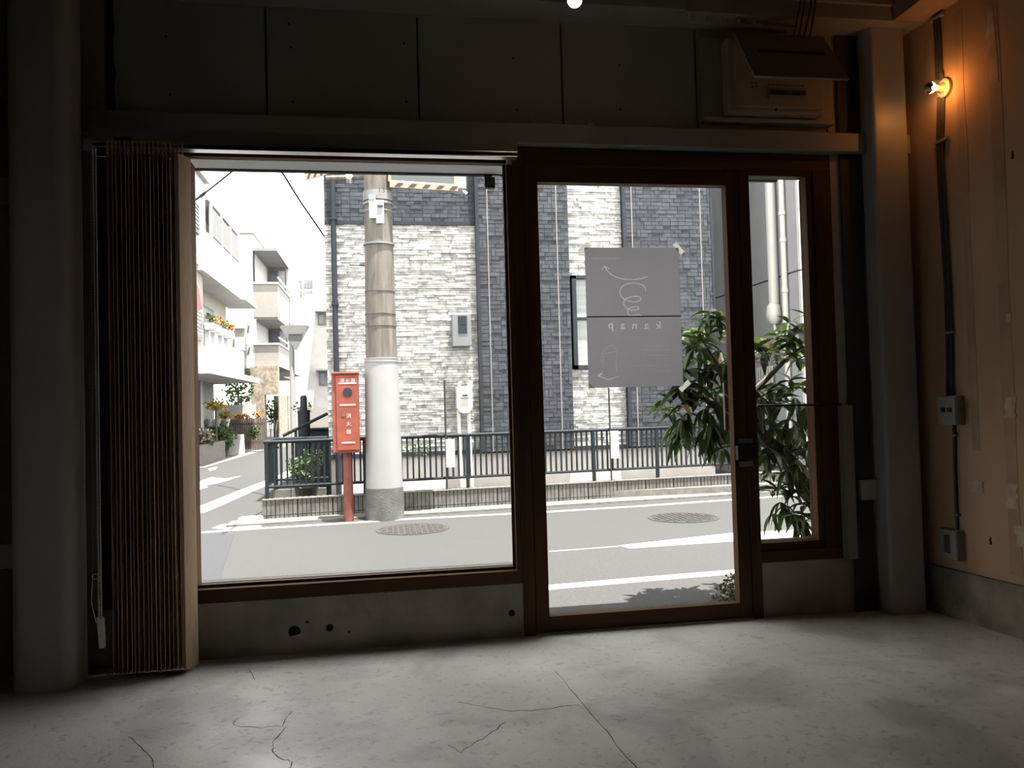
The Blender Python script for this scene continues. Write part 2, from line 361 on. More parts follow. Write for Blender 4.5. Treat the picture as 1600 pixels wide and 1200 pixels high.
# columns
def column(nm, x0, x1, y0, y1, label, r):
    b = MB(); pts = []
    for (cx, cy, a0) in [(x1 - r, y0 + r, -pi / 2), (x1 - r, y1 - r, 0), (x0 + r, y1 - r, pi / 2), (x0 + r, y0 + r, pi)]:
        for k in range(9): a = a0 + pi / 2 * k / 8; pts.append((cx + r * cos(a), cy + r * sin(a), 0))
    b.prism(pts, (0, 0, 3.25)); o = b.build(nm, m_conc_col, smooth=True)
    return struct(o, label)
rc = column('column_right', 2.70, 2.915, 3.93, 4.058, 'rounded grey boxed column beside the tan wall', .022)
lc = column('column_left', -1.635, -1.372, 3.755, 3.97, 'rounded grey boxed column beside the vertical blind', .06)
for z in (.55, 2.2): MB().box(-1.745, -1.62, 3.86, 3.9, z - .02, z + .09).build('tie_plate', m_conc_col, lc)
for z in (.62,): MB().box(2.60, 2.71, 4.02, 4.05, z, z + .11).build('tie_plate', m_conc_col, rc)

# ---- big window (window_1): wooden frame, glass
def zat(px, py, y=D): return PZ(px, py, y)
GY = 4.115
win1 = thing('window_1', 'big fixed shop window in a dark stained wooden frame', None, (-.12, D, .27), kind='structure')
MB().box(-1.0, .66, D - .012, 4.2, .275, .342).build('bottom_rail', m_wood_h, win1, bevel=.003)
MB().box(-1.36, .66, D - .0, 4.10, 2.474, 2.50).build('top_rail', m_wood_h, win1, bevel=.002)
MB().box(-1.36, .66, D + .03, 4.13, 2.50, 2.56).build('head_board', m_wood_h, win1)
MB().box(-1.36, -1.30, D + .005, 4.2, .275, 2.463).build('jamb', m_wood, win1, bevel=.002)
MB().box(-1.30, -.96, D + .02, 4.2, .275, 2.463).build('side_board', m_wood, win1, bevel=.002)
MB().box(-.96, -.93, D, 4.2, .342, 2.463).build('jamb', m_wood, win1, bevel=.002)
MB().box(.66, .69, D, 4.15, .272, 2.468).build('jamb', m_wood, win1, bevel=.003)
for nm, a in [('glazing_bead', (.646, .66, GY - .02, GY - .006, .342, 2.474)), ('glazing_bead', (-.93, .646, GY - .02, GY - .006, .342, .356))]:
    MB().box(*a).build(nm, m_wood, win1)
MB().box(-.93, .66, GY, GY + .006, .342, 2.50).build('pane', m_pane, win1)
MB().box(-1.0, .69, 4.2, 4.27, .31, .345).build('outer_sill', m_soff, win1)
# ---- post and door
struct(MB().box(.69, .752, D - .008, 4.2, 0, 2.56).build('trim_4', m_wood, bevel=.004), 'dark stained wooden post between window and door')
post = bpy.data.objects['trim_4']
MB().box(.728, .737, D - .02, D - .008, 2.39, 2.46).build('bolt_latch', m_black, post)
struct(MB().box(.752, 2.5, D - .004, 4.14, 2.468, 2.56).build('trim_5', m_wood_h, bevel=.004), 'dark stained wooden head over the door')
door = thing('door_1', 'dark stained wooden glass door', None, (1.35, D, 0), kind='structure')
MB().box(.755, .826, D, 4.12, .012, 2.462).build('stile', m_wood, door, bevel=.003)
MB().box(1.882, 1.955, D, 4.12, .012, 2.462).build('stile', m_wood, door, bevel=.003)
MB().box(.826, 1.882, D, 4.12, 2.378, 2.462).build('top_rail', m_wood_h, door, bevel=.003)
MB().box(.826, 1.882, D, 4.12, .012, .092).build('bottom_rail', m_wood_h, door, bevel=.003)
DG = 4.105
MB().box(.826, 1.882, DG, DG + .006, .092, 2.378).build('pane', m_pane, door)
lt = MB().box(1.885, 2.0, D - .035, D, .868, .945).build('latch', m_black, door, bevel=.004)
for z in (.83, .955): MB().box(1.905, 1.985, D - .006, D, z, z + .028).build('screw_plate', m_greybox, door)
struct(MB().box(1.958, 2.018, D - .004, 4.2, 0, 2.468).build('trim_6', m_wood, bevel=.003), 'dark stained door jamb beside the narrow window')
struct(MB().box(.752, 1.958, D - .01, 4.2, -.02, .010).build('trim_7', m_conc), 'door sill')
# ---- narrow side window
win2 = thing('window_2', 'narrow fixed window in a dark stained wooden frame beside the door', None, (2.2, D, .3), kind='structure')
MB().box(2.018, 2.5, D - .006, 4.2, .30, .362).build('sill_board', m_wood_h, win2, bevel=.003)
MB().box(2.018, 2.40, D + .01, 4.2, .362, .404).build('bottom_rail', m_wood_h, win2, bevel=.003)
MB().box(2.018, 2.40, D, 4.13, 2.436, 2.468).build('top_rail', m_wood_h, win2, bevel=.003)
MB().box(2.36, 2.40, D, 4.14, .404, 2.436).build('stile', m_wood, win2, bevel=.003)
MB().box(2.40, 2.455, D - .01, 4.2, .362, 2.468).build('jamb', m_wood, win2, bevel=.003); MB().box(2.455, 2.515, D + .002, 4.2, .30, 2.56).build('side_board', m_wood, win2)
MB().box(2.018, 2.36, GY, GY + .006, .404, 2.436).build('pane', m_pane, win2)
rod = MB().tube([(2.02, 4.04, 1.16), (2.51, 4.035, 1.155)], .006, 8); rod.box(2.395, 2.425, 4.028, 4.062, 1.14, 1.175)
tag(rod.build('crossbar', m_black), 'thin dark horizontal rod across the narrow window', 'rod')
vb = MB().box(2.50, 2.558, 4.00, 4.062, .30, 1.15)
tag(vb.build('cable_cover', m_greybox, bevel=.006), 'pale vertical trunking strip beside the narrow window', 'trunking')
# flat dark strip between wall margin and column; recess shade put into its colour
struct(MB().box(2.565, 2.69, 4.045, 4.06, .0, 3.25).build('trim_8', m_ceil), 'dark strip with painted recess shade beside the column')

# ================================================================== VERTICAL BLIND
vb = thing('vertical_blind', 'brown fabric vertical blind gathered in a stack at the left of the big window', 'blind', (-1.1, 3.9, 0))
MB().box(-1.31, .69, 3.868, 3.925, 2.469, 2.475).build('headrail', m_alu, vb)
MB().box(-1.31, .69, 3.872, 3.925, 2.448, 2.453).build('headrail_lip', m_alu, vb)
MB().box(-1.31, .69, 3.888, 3.912, 2.453, 2.469).build('headrail_core', m_dark, vb)
MB().box(-1.345, .70, 3.93, 3.945, 2.478, 2.56).build('fascia', m_steel, vb)
MB().box(-1.345, -1.31, 3.865, 3.93, 2.43, 2.48).build('end_cap', m_greybox, vb, bevel=.004)
lb = ony(191, 220, 3.928); MB().box(lb[0] - .038, lb[0] + .038, 3.926, 3.93, lb[2] - .018, lb[2] + .018).build('label_plate', m_black, vb)
nv = 19
def vane(cx, ang, w_=.089):
    b = MB(); n = 5; w_ *= random.uniform(.94, 1.0); dx, dy = sin(ang), cos(ang); P = []
    for i in range(n + 1):
        t = (i / n - .5) * w_; bow = .003 * (1 - (2 * i / n - 1) ** 2); P.append((cx + dx * t + dy * bow, 3.90 + dy * t - dx * bow))
    Q = [(x + dy * .0012, y - dx * .0012) for x, y in P]
    b.prism([(x, y, .022) for x, y in P + Q[::-1]], (0, 0, 2.40)); b.box(cx - .0045, cx + .0045, 3.862, 3.867, 2.415, 2.478); return b
for i in range(nv):
    x = -1.24 + (i + random.uniform(-.12, .12)) * .0183
    vane(x, radians(-3) + random.uniform(-.08, .08) if i < nv - 2 else radians((8, 25)[i - nv + 2])).build('vane', m_vane, vb)
bc = MB()
for i in range(nv): bc.tube([(-1.255 + i * .0183, 3.862, .03), (-1.255 + i * .0183 + .0092, 3.862, .024), (-1.255 + (i + 1) * .0183, 3.862, .03)], .0015, 5, False)
bc.build('linking_chain', m_cord, vb)
# cords, bead chain and weight
def twist(p0, p1, r=.0045, tr=.003, turns=150):
    b = MB(); p0 = Vector(p0); p1 = Vector(p1)
    for s in (0, pi):
        pts = []
        for i in range(turns * 4 + 1):
            t = i / (turns * 4); q = p0.lerp(p1, t); a = t * turns * pi + s; pts.append((q.x + r * .5 * cos(a), q.y + r * .5 * sin(a), q.z))
        b.tube(pts, tr, 5)
    return b
wt = ony(158, 985, 3.86)
ct = ony(150, 236, 3.89)
twist((ct[0] - .012, 3.885, 2.44), (wt[0] - .008, 3.86, wt[2] + .06), .004, .0018, 130).build('cord', m_cord, vb)
MB().tube([(ct[0] + .004, 3.875, 2.44), (wt[0] + .003, 3.858, wt[2] + .06)], .003, 6).build('cord', m_cord, vb)
b = MB(); ch0 = ony(143, 240, 3.88); ch1 = ony(146, 900, 3.86); ch2 = ony(144, 940, 3.86)
pts = [(ch0[0], 3.88, ch0[2]), ((ch0[0] + ch1[0]) / 2 - .003, 3.87, 1.4), (ch1[0] - .003, 3.86, ch1[2]), (ch2[0] - .004, 3.86, ch2[2]), (ch2[0] + .006, 3.86, ch2[2] - .05), (wt[0] - .02, 3.86, wt[2] + .035)]
n = 420
for i in range(n):
    t = i / n * (len(pts) - 1); k = int(t); q = Vector(pts[k]).lerp(Vector(pts[k + 1]), t - k); r = .0024
    b.add([(q.x + r, q.y, q.z), (q.x - r, q.y, q.z), (q.x, q.y + r, q.z), (q.x, q.y - r, q.z), (q.x, q.y, q.z + r), (q.x, q.y, q.z - r)],
          [(0, 2, 4), (2, 1, 4), (1, 3, 4), (3, 0, 4), (2, 0, 5), (1, 2, 5), (3, 1, 5), (0, 3, 5)])
b.build('bead_chain', m_cord, vb, kind='stuff')
rp = ony(149, 901, 3.86); MB().tube([(rp[0] + .014 * cos(a), 3.858, rp[2] + .012 * sin(a)) for a in [2 * pi * i / 14 for i in range(15)]], .002, 6, False).build('chain_ring', m_cord, vb)
MB().hexa([(wt[0] - .008, 3.85, wt[2] - .08), (wt[0] + .018, 3.85, wt[2] - .08), (wt[0] + .018, 3.872, wt[2] - .08), (wt[0] - .008, 3.872, wt[2] - .08)],
          [(wt[0] - .018, 3.85, wt[2] + .06), (wt[0] + .014, 3.85, wt[2] + .06), (wt[0] + .014, 3.872, wt[2] + .06), (wt[0] - .018, 3.872, wt[2] + .06)]).build('cord_weight', m_cord, vb, bevel=.005)

# ================================================================== POSTER ON THE DOOR GLASS
PYY = DG - .0035
c4 = [ony(*q, PYY) for q in [(911, 388), (1059, 386), (1069, 602), (922, 607)]]
x0 = (c4[0][0] + c4[3][0]) / 2; x1 = (c4[1][0] + c4[2][0]) / 2; z1 = (c4[0][2] + c4[1][2]) / 2; z0 = (c4[2][2] + c4[3][2]) / 2
zf = PZ(990, 494.5, PYY)
po = thing('poster', 'large grey paper poster taped to the door glass, its print showing through mirrored', 'poster', ((x0 + x1) / 2, PYY, z0))
MB().box(x0, x1, PYY - .0022, PYY, zf - .003, zf + .003).build('fold', m_dark, po)
def pp(px, py): q = ony(px, py, PYY); return (q[0], q[2])
def curve_px(P, n=8):          # Catmull-Rom through pixel points
    out = []
    for i in range(len(P) - 1):
        a = P[max(i - 1, 0)]; b_ = P[i]; c = P[i + 1]; d = P[min(i + 2, len(P) - 1)]
        for k in range(n):
            t = k / n; out.append(tuple(.5 * (2 * b_[j] + (c[j] - a[j]) * t + (2 * a[j] - 5 * b_[j] + 4 * c[j] - d[j]) * t * t + (3 * b_[j] - a[j] - 3 * c[j] + d[j]) * t ** 3) for j in (0, 1)))
    out.append(P[-1]); return out
cx = lambda x, y: (890 + x * 200 / 960, 370 + y * 250 / 1200)
CE = .0017; nx_ = int(round((x1 - x0) / CE)); nz_ = int(round((z1 - z0) / CE)); ids = np.zeros((nz_, nx_), int)
gx_, gz_ = np.meshgrid(x0 + (np.arange(nx_) + .5) * (x1 - x0) / nx_, z0 + (np.arange(nz_) + .5) * (z1 - z0) / nz_)
def ink_line(pl, wd, k):
    P = [pp(*cx(*q)) for q in pl]
    for (ax, ay), (bx_, by) in zip(P[:-1], P[1:]):
        dx, dy = bx_ - ax, by - ay; l2 = dx * dx + dy * dy or 1e-9
        t = np.clip(((gx_ - ax) * dx + (gz_ - ay) * dy) / l2, 0, 1)
        ids[np.hypot(gx_ - ax - t * dx, gz_ - ay - t * dy) < wd / 2] = k
def ink_mesh(mb, k):
    V = np.array(mb.v)[:, [0, 2]]
    for f in mb.f:
        for i in range(1, len(f) - 1):
            A_, B2, C2 = V[f[0]], V[f[i]], V[f[i + 1]]; den = (B2[1] - C2[1]) * (A_[0] - C2[0]) + (C2[0] - B2[0]) * (A_[1] - C2[1])
            if abs(den) < 1e-12: continue
            u_ = ((B2[1] - C2[1]) * (gx_ - C2[0]) + (C2[0] - B2[0]) * (gz_ - C2[1])) / den; v_ = ((C2[1] - A_[1]) * (gx_ - C2[0]) + (A_[0] - C2[0]) * (gz_ - C2[1])) / den
            ids[(u_ >= 0) & (v_ >= 0) & (u_ + v_ <= 1)] = k
ids[gz_ > zf] = 1
ink_line([(155, 163), (200, 160), (260, 165), (320, 160), (372, 163)], .001, 2)
for (xa, xb, yy, h) in [(155, 375, 163, 6), (555, 750, 820, 2.5), (535, 755, 847, 2.5), (550, 755, 888, 2.5), (640, 750, 912, 2.5), (455, 755, 966, 2.5), (640, 755, 1008, 2.5)]:
    x = xa
    while x < xb:
        wd = random.uniform(6, 13); h2 = h * random.uniform(.6, 1)
        qa, qb = pp(*cx(x, yy + h2)), pp(*cx(min(x + wd, xb), yy - h2)); ids[(gx_ > qa[0]) & (gx_ < qb[0]) & (gz_ > qa[1]) & (gz_ < qb[1]) & ((np.arange(nx_)[None, :] * 7 + np.arange(nz_)[:, None] * 3) % 5 < 3)] = 2; x += wd + 4
ink_line(curve_px([(240, 940), (245, 870), (310, 815), (355, 860), (350, 900), (352, 1010)], 5), .0022, 3); ink_line([(250, 990), (256, 880), (345, 860)], .0022, 3)
ink_line(curve_px([(583, 300), (520, 316), (450, 320), (380, 312), (320, 288), (283, 255), (262, 220)]), .0042, 4); ink_line([(245, 252), (262, 220), (298, 240)], .0036, 4)
ink_line([(372, 1046), (292, 1072), (212, 1042), (245, 1030)], .0036, 5); ink_line([(212, 1042), (245, 1015)], .003, 5)
ink_line(curve_px([(570, 408), (560, 372), (510, 349), (450, 350), (400, 370), (376, 410), (388, 448), (425, 476), (480, 488), (530, 476), (532, 454), (485, 447), (430, 460), (405, 490), (415, 520), (445, 545), (490, 550), (520, 540), (510, 526), (470, 528), (437, 548), (440, 580), (470, 598), (500, 596), (500, 586), (470, 590), (520, 585), (550, 600)]), .0040, 6)
for i_, (ch, xx) in enumerate(zip('kanap', (665, 575, 487, 398, 308))):
    q = pp(*cx(xx, 668 if ch != 'p' else 674)); tm = text_mb(ch, .062 if ch != 'k' else .062, face_at(0, 0, 0, True)); V = np.array(tm.v); c_ = (V.max(0) + V.min(0)) / 2
    zb_ = pp(*cx(xx, 692))[1] - (0 if ch != 'p' else .011)
    tm.v = [(v[0] - c_[0] + q[0], 0, v[2] - V[:, 2].min() + zb_) for v in tm.v]; ink_mesh(tm, 7 + i_)
names = ['sheet', 'sheet', 'small_print', 'drawing', 'arrow', 'arrow', 'spiral'] + ['letter'] * 5
for k_, nm_ in enumerate(names):
    mb = MB()
    for j in range(nz_):
        row = ids[j] == k_
        if not row.any(): continue
        e_ = np.flatnonzero(np.diff(np.concatenate(([0], row.astype(int), [0]))))
        za, zc = z0 + (z1 - z0) * j / nz_, z0 + (z1 - z0) * (j + 1) / nz_
        for a_, b2 in zip(e_[::2], e_[1::2]):
            xa_, xb_ = x0 + (x1 - x0) * a_ / nx_, x0 + (x1 - x0) * b2 / nx_
            mb.add([(xa_, PYY, za), (xb_, PYY, za), (xb_, PYY, zc), (xa_, PYY, zc)], [(0, 1, 2, 3)])
    mb.build(nm_, m_paper if k_ < 2 else (m_ink2 if k_ in (2, 3) else m_ink), po, kind='stuff' if k_ == 2 else None)
for (px, py, a) in [(913, 387, 40), (1060, 388, -50), (1070, 603, 40), (923, 606, -45)]:
    q = pp(px, py); M_ = Matrix.Translation((q[0], PYY - .0008, q[1])) @ Matrix.Rotation(radians(-a), 4, 'Y'); MB(M_).add([(-.036, 0, -.014), (.036, 0, -.014), (.036, 0, .014), (-.036, 0, .014)], [(0, 1, 2, 3)]).build('tape', m_tape, po)

# ================================================================== BREAKER PANEL
bp = thing('breaker_panel', 'cream circuit breaker panel with its lid hanging open, high beside the column', 'breaker panel', (2.1, 4.05, 2.72))
MB().box(1.742, 2.505, 4.02, D - .001, 2.735, 3.185).build('backboard', m_steel, bp, bevel=.004)
MB().box(1.742, 2.51, 3.99, D, 2.715, 2.735).build('shelf_edge', m_steel, bp, bevel=.003)
bx = MB().box(1.86, 2.415, 3.94, 4.02, 2.742, 3.15).build('body', m_cream, bp, bevel=.012)
MB().box(1.895, 2.40, 3.915, 3.94, 2.765, 3.12).build('cover', m_cream, bp, bevel=.008)
brk = ony(1230, 146, 3.912)
MB().box(brk[0] - .11, brk[0] + .11, 3.905, 3.915, brk[2] - .03, brk[2] + .03).build('breaker_strip', m_greybox, bp)
for i in range(10):
    MB().box(brk[0] - .104 + i * .021, brk[0] - .09 + i * .021, 3.895, 3.905, brk[2] - .012, brk[2] + .012).build('breaker_switch', m_cable, bp)
for i in range(10):
    MB().box(brk[0] - .104 + i * .021, brk[0] - .092 + i * .021, 3.912, 3.915, brk[2] + .042, brk[2] + .048).build('breaker_mark', m_red, bp)
sw = ony(1178, 133, 3.912)
for dx, dz in ((-.02, .008), (.005, .008), (-.015, -.012), (.01, -.01)): MB().box(sw[0] + dx, sw[0] + dx + .012, 3.91, 3.915, sw[2] + dz, sw[2] + dz + .006).build('main_switch', m_cable, bp)
kn = ony(1213, 171, 3.912); MB().lathe([(.008, 0), (.008, .006)], (0, 0, 0), 10, Matrix.Translation((kn[0], 3.918, kn[2])) @ Matrix.Rotation(pi / 2, 4, 'X')).build('catch', m_black, bp)
# lid: hinged at the top edge, swung out towards the room
hl, hr = ony(1146, 50, 3.91), ony(1287, 57, 3.91); ol, orr = ony(1179, 118, 3.64), ony(1327, 123, 3.64)
nrm = (Vector(hr) - Vector(hl)).cross(Vector(ol) - Vector(hl)).normalized() * .012
lid = MB().prism([tuple(hl), tuple(hr), tuple(orr), tuple(ol)], tuple(nrm)).build('lid', m_cream, bp, bevel=.003)
s = [tuple(Vector(a).lerp(Vector(b_), t)) for a, b_, t in ()]
A, B_, C_, D_ = [Vector(q) for q in (hl, hr, orr, ol)]
def lq(u, v): return (A.lerp(B_, u)).lerp(D_.lerp(C_, u), v)
for sgn in (1, -1):
    off = nrm * (1 if sgn > 0 else 0) + nrm.normalized() * (.0006 * sgn)
    MB().prism([tuple(lq(.16, .40) + off), tuple(lq(.90, .40) + off), tuple(lq(.90, .47) + off), tuple(lq(.16, .47) + off)], tuple(nrm.normalized() * .0006 * sgn)).build('slot', m_black, lid)
# ================================================================== LAMPS
# bare bulb with silvered crown on the right wall
sp_ = on_right(1477, 138); yb = sp_[1]; zb = sp_[2]; xw = wr(yb)
wl = thing('wall_lamp', 'small bare bulb with silvered crown glowing on the tan wall', 'lamp', (xw, yb, zb))
MX = Matrix.Rotation(-pi / 2, 4, 'Y')
def lat_x(prof, x): return MB().lathe(prof, (x, yb, zb), 20, MX)        # axis along -x
lat_x([(.05, 0), (.05, .014), (.042, .018), (.036, .012), (.026, .014), (.02, .03)], xw).build('rose', m_porcelain, wl, smooth=True)
lat_x([(.018, 0), (.018, .03), (.014, .034)], xw - .03).build('socket', m_porcelain, wl, smooth=True)
R0 = .031; cxb = xw - .03 - .034 - R0 * .9
prof = [(.013, -.036)] + [(R0 * sin(a), -R0 * cos(a)) for a in [radians(t) for t in (32, 50, 70, 95)]]
lat_x(prof, cxb).build('bulb_glass', m_bulb_glow, wl, smooth=True)
prof = [(R0 * 1.02 * sin(a), -R0 * 1.02 * cos(a)) for a in [radians(t) for t in (95, 110, 130, 150, 165, 179)]]
lat_x(prof, cxb).build('silver_crown', m_chrome, wl, smooth=True)
pl = bpy.data.lights.new('bulb_light', 'POINT'); pl.energy = 1.6; pl.color = (1, .36, .075); pl.shadow_soft_size = .02
plo = bpy.data.objects.new('bulb_light', pl); COL.objects.link(plo); plo.parent = wl; plo.location = (cxb - xw + .004, -.048, -.02)
# ceiling bulb hanging on a cord
cb = ony(898, 0, 3.0)
cl = thing('pendant_bulb', 'small bare globe bulb hanging from the ceiling', 'lamp', tuple(cb))
MB().lathe([(.0295 * sin(radians(a)), .0295 * cos(radians(a))) for a in (179, 160, 140, 120, 100, 80, 60, 40, 25)], tuple(cb), 20).build('bulb_glass', m_bulb_small, cl, smooth=True)
MB().lathe([(.014, .025), (.017, .03), (.017, .075), (.006, .085)], tuple(cb), 16).build('socket', m_black, cl, smooth=True)
MB().tube([(cb[0], cb[1], cb[2] + .08), (cb[0], cb[1], 3.42)], .003, 6).build('cord', m_black, cl)
pl = bpy.data.lights.new('pendant_light', 'POINT'); pl.energy = .3; pl.color = (1, .62, .32); pl.shadow_soft_size = .03
plo = bpy.data.objects.new('pendant_light', pl); COL.objects.link(plo); plo.parent = cl; plo.location = (0, 0, -.04)

# ================================================================== WIRING ON THE RIGHT WALL
def rw_pt(px, py, out=.012): q = on_right(px, py); return (q[0] - out, q[1], q[2])
cg = thing('cable_bundle', 'grey cables clipped up the tan wall through the bare bulb', 'cables', rw_pt(1480, 620))
for j, dx in enumerate((-4.5, -1.5, 1.5, 4.5)):
    MB().tube([rw_pt(x + dx, y, .009 + .003 * (j % 2)) for x, y in [(1463, 0), (1468, 60), (1470, 125)]], .006, 6).build('cable', m_cable, cg)
    MB().tube([rw_pt(x + dx, y, .009 + .003 * (j % 2)) for x, y in [(1473, 152), (1471, 230), (1476, 330), (1484, 460), (1486, 540), (1487, 622)]], .006, 6).build('cable', m_cable, cg)
MB().tube([rw_pt(x, y, .009) for x, y in [(1493, 662), (1494, 730), (1498, 835)]], .008, 8).build('cable', m_cable, cg)
for px, py in [(1466, 28), (1474, 220), (1484, 520), (1493, 680), (1497, 804)]:
    q = rw_pt(px, py, .0); wd = .05 if py < 600 else .025
    MB().box(q[0] - .02, q[0], q[1] - wd, q[1] + wd, q[2] - .006, q[2] + .006).build('clip', m_steel, cg)
MB().tube([rw_pt(x, y, .012) for x, y in [(1474, 112), (1476, 118), (1475, 126)]], .007, 6).build('cable', m_cable, cg)
def wall_box(nm, label, cat, px0, px1, py0, py1, prot):
    # px0..px1: near edge of the face .. far edge; the body stands out by prot from the wall
    a = on_right(px1 + 0, (py0 + py1) / 2); yn = a[1]
    z1_ = on_right(px1, py0)[2]; z0_ = on_right(px1, py1)[2]
    yf_ = yn + .125
    o = thing(nm, label, cat, (wr(yn), yn, z0_))
    Mx = Matrix.Translation((wr(yn), yn, 0)) @ Matrix.Rotation(math.atan(.1), 4, 'Z')
    MB(Mx).box(-prot, .0, 0, .125, z0_, z1_).build('body', m_greybox, o, bevel=.004)
    MB(Mx).box(-prot - .004, -prot, .004, .121, z0_ + .004, z1_ - .004).build('face_plate', m_greybox, o, bevel=.002)
    return o, Mx, z0_, z1_, prot
o, Mx, a0, a1, pr = wall_box('switch_box', 'grey surface switch box with two toggles on the tan wall', 'switch box', 1466, 1508, 618, 664, .055)
for yy in (.04, .085):
    zc = (a0 + a1) / 2
    MB(Mx).box(-pr - .009, -pr - .004, yy - .012, yy + .012, zc - .008, zc + .014).build('toggle', m_black, o)
    for zz in (a0 + .022, a1 - .022): MB(Mx).box(-pr - .0055, -pr - .004, yy - .003, yy + .003, zz - .003, zz + .003).build('screw', m_alu, o)
o, Mx, a0, a1, pr = wall_box('outlet_box', 'grey surface outlet box low on the tan wall', 'outlet', 1465, 1507, 829, 876, .045)
MB(Mx).box(-pr - .006, -pr - .004, .045, .085, a0 + .035, a1 - .03).build('socket_plate', m_cable, o)
# loose wires hanging from the ceiling above the breaker panel
for i, px in enumerate((1248, 1255, 1262, 1270)):
    p0 = ony(px + 6, 0, 3.8); p1 = ony(px - 8 + i, 52, 3.88)
    wv = MB().tube([(p0[0], 3.8, 3.42), (p0[0] + random.uniform(-.01, .01), 3.82, (p0[2] + p1[2]) / 2 + .05), (p1[0], 3.88, p1[2] - .02)], .005, 6)
    tag(wv.build('hanging_cable', m_cable), ('leftmost', 'second from left', 'third from left', 'rightmost')[i] + ' of four dark cables hanging from the ceiling above the breaker panel', 'cable', 'cables above the breaker panel')

# ================================================================== OUTSIDE: ground, road
struct(MB().box(-60, 60, 4.28, 140, ZR - .2, ZR).build('road', m_asph), 'grey asphalt street outside the window')
struct(MB().box(-3.2, 4.2, 4.24, 4.32, ZR - .2, -.01).build('shop_step', m_kerb), 'concrete step below the shop front')
awn = thing('awning_box', 'grey awning box over the outside of the shop window', 'awning', (0, 4.45, 2.55))
AY = 4.44; az = PZ(480, 271, AY); ax1 = PX(1211, 284, AY)
MB().box(-2.2, ax1, 4.255, AY, az + .008, az + .09).build('housing', m_awn, awn)
MB().box(-2.2, ax1, AY - .03, AY, az, az + .008).build('front_bar', m_trim, awn)
tg = ony(765, 285, AY - .02); MB().box(tg[0] - .03, tg[0] + .03, AY - .03, AY, tg[2] - .033, az + .01).build('end_bracket', m_black, awn)
struct(MB().box(-1.87, 3.3, 4.17, 4.25, 2.545, 3.40).build('wall_outer', m_awn), 'outer wall over the shop front')

SK = .1                                    # the street runs askew to the shop front
def yk(x, y0): return y0 + SK * x
def marking(nm, label, pts, wd, z=ZR, group=None):
    o = ground_strip(pts, wd, z).build(nm, m_line); tag(o, label, 'road marking', group); return o
def G(px, py): return tuple(onz(px, py, ZR)[:2])
marking('lane_line', 'white line nearest the door, painted along the road', [G(700, 933), G(860, 918), G(1000, 906), G(1147, 894), G(1300, 880)], .13)
bar = ground_poly([(965, 853), (1145, 833), (1290, 826), (1290, 838), (1145, 846), (985, 857)], ZR).build('lane_bar', m_line); tag(bar, 'thick white bar starting beyond the poster, painted on the road', 'road marking')
ground_strip([G(858, 862), G(900, 859), G(965, 854)], .018, ZR).build('lane_dashes', m_line)
tag(bpy.data.objects['lane_dashes'], 'thin worn white line leading into the thick bar', 'road marking')
marking('kerb_line', 'white edge line along the far kerb of the road', [G(315, 832), G(420, 825), G(520, 819), G(640, 811), G(855, 800), G(1000, 791), G(1142, 781), G(1300, 770)], .09)
marking('side_street_line', 'wide white line curving into the side street', [G(300, 802), G(340, 786), G(380, 769), G(415, 755), G(440, 745), G(470, 730)], [.30, .28, .27, .26, .26, .26])
tag(ground_poly([(300, 757), (330, 746), (352, 748), (376, 744), (355, 751), (332, 757), (300, 762)], ZR).build('painted_arrow', m_line), 'white painted arrow head in the side street', 'road marking')
tag(ground_poly([(300, 762), (318, 759), (325, 761), (312, 765), (300, 766)], ZR).build('painted_dash', m_line), 'short white dash beside the painted arrow', 'road marking')
tag(ground_poly([(325, 733), (340, 729), (338, 733), (328, 736)], ZR).build('painted_dash', m_line), 'small white dash far up the side street', 'road marking')
tag(ground_strip([G(*q) for q in curve_px([(336, 917), (352, 913), (368, 913), (372, 916), (362, 919), (338, 919)], 4)], .05, ZR).build('road_letter', m_line), 'curved white stroke of road lettering below the big window', 'road marking')
tag(ground_strip([G(300, 918), G(326, 917)], .06, ZR).build('road_letter', m_line), 'straight white stroke of road lettering at the blind edge', 'road marking')
struct(ground_poly([(250, 838), (367, 833), (358, 860), (345, 900), (335, 935), (250, 945)], ZR, .0025).build('asphalt_patch', m_asph2), 'newer bluish asphalt patch')
struct(ground_poly([(330, 826), (345, 820), (400, 815), (412, 826), (360, 829)], ZR, .004).build('concrete_apron', m_kerb), 'pale worn concrete at the street corner')
def manhole(px, py, label):
    x, y = G(px, py); o = thing('manhole_cover', label, 'manhole cover', (x, y, ZR), 'manhole covers in the road')
    MB().lathe([(.38, 0), (.38, .006), (.345, .006), (.345, .002)], (x, y, ZR), 28).build('ring', m_manh, o)
    MB().lathe([(.335, 0), (.335, .006)], (x, y, ZR), 28).build('lid', m_manh, o)
    b = MB()
    for i in range(-5, 6):
        for j in range(-5, 6):
            if math.hypot(i, j) < 5.3: b.box(x + i * .058 - .02, x + i * .058 + .02, y + j * .058 - .02, y + j * .058 + .02, ZR + .006, ZR + .011)
    b.build('grip_studs', m_manh, o, kind='stuff')
manhole(645, 827, 'round iron manhole cover in front of the utility pole'); manhole(1068, 809, 'round iron manhole cover right of the lane line, seen through the door')

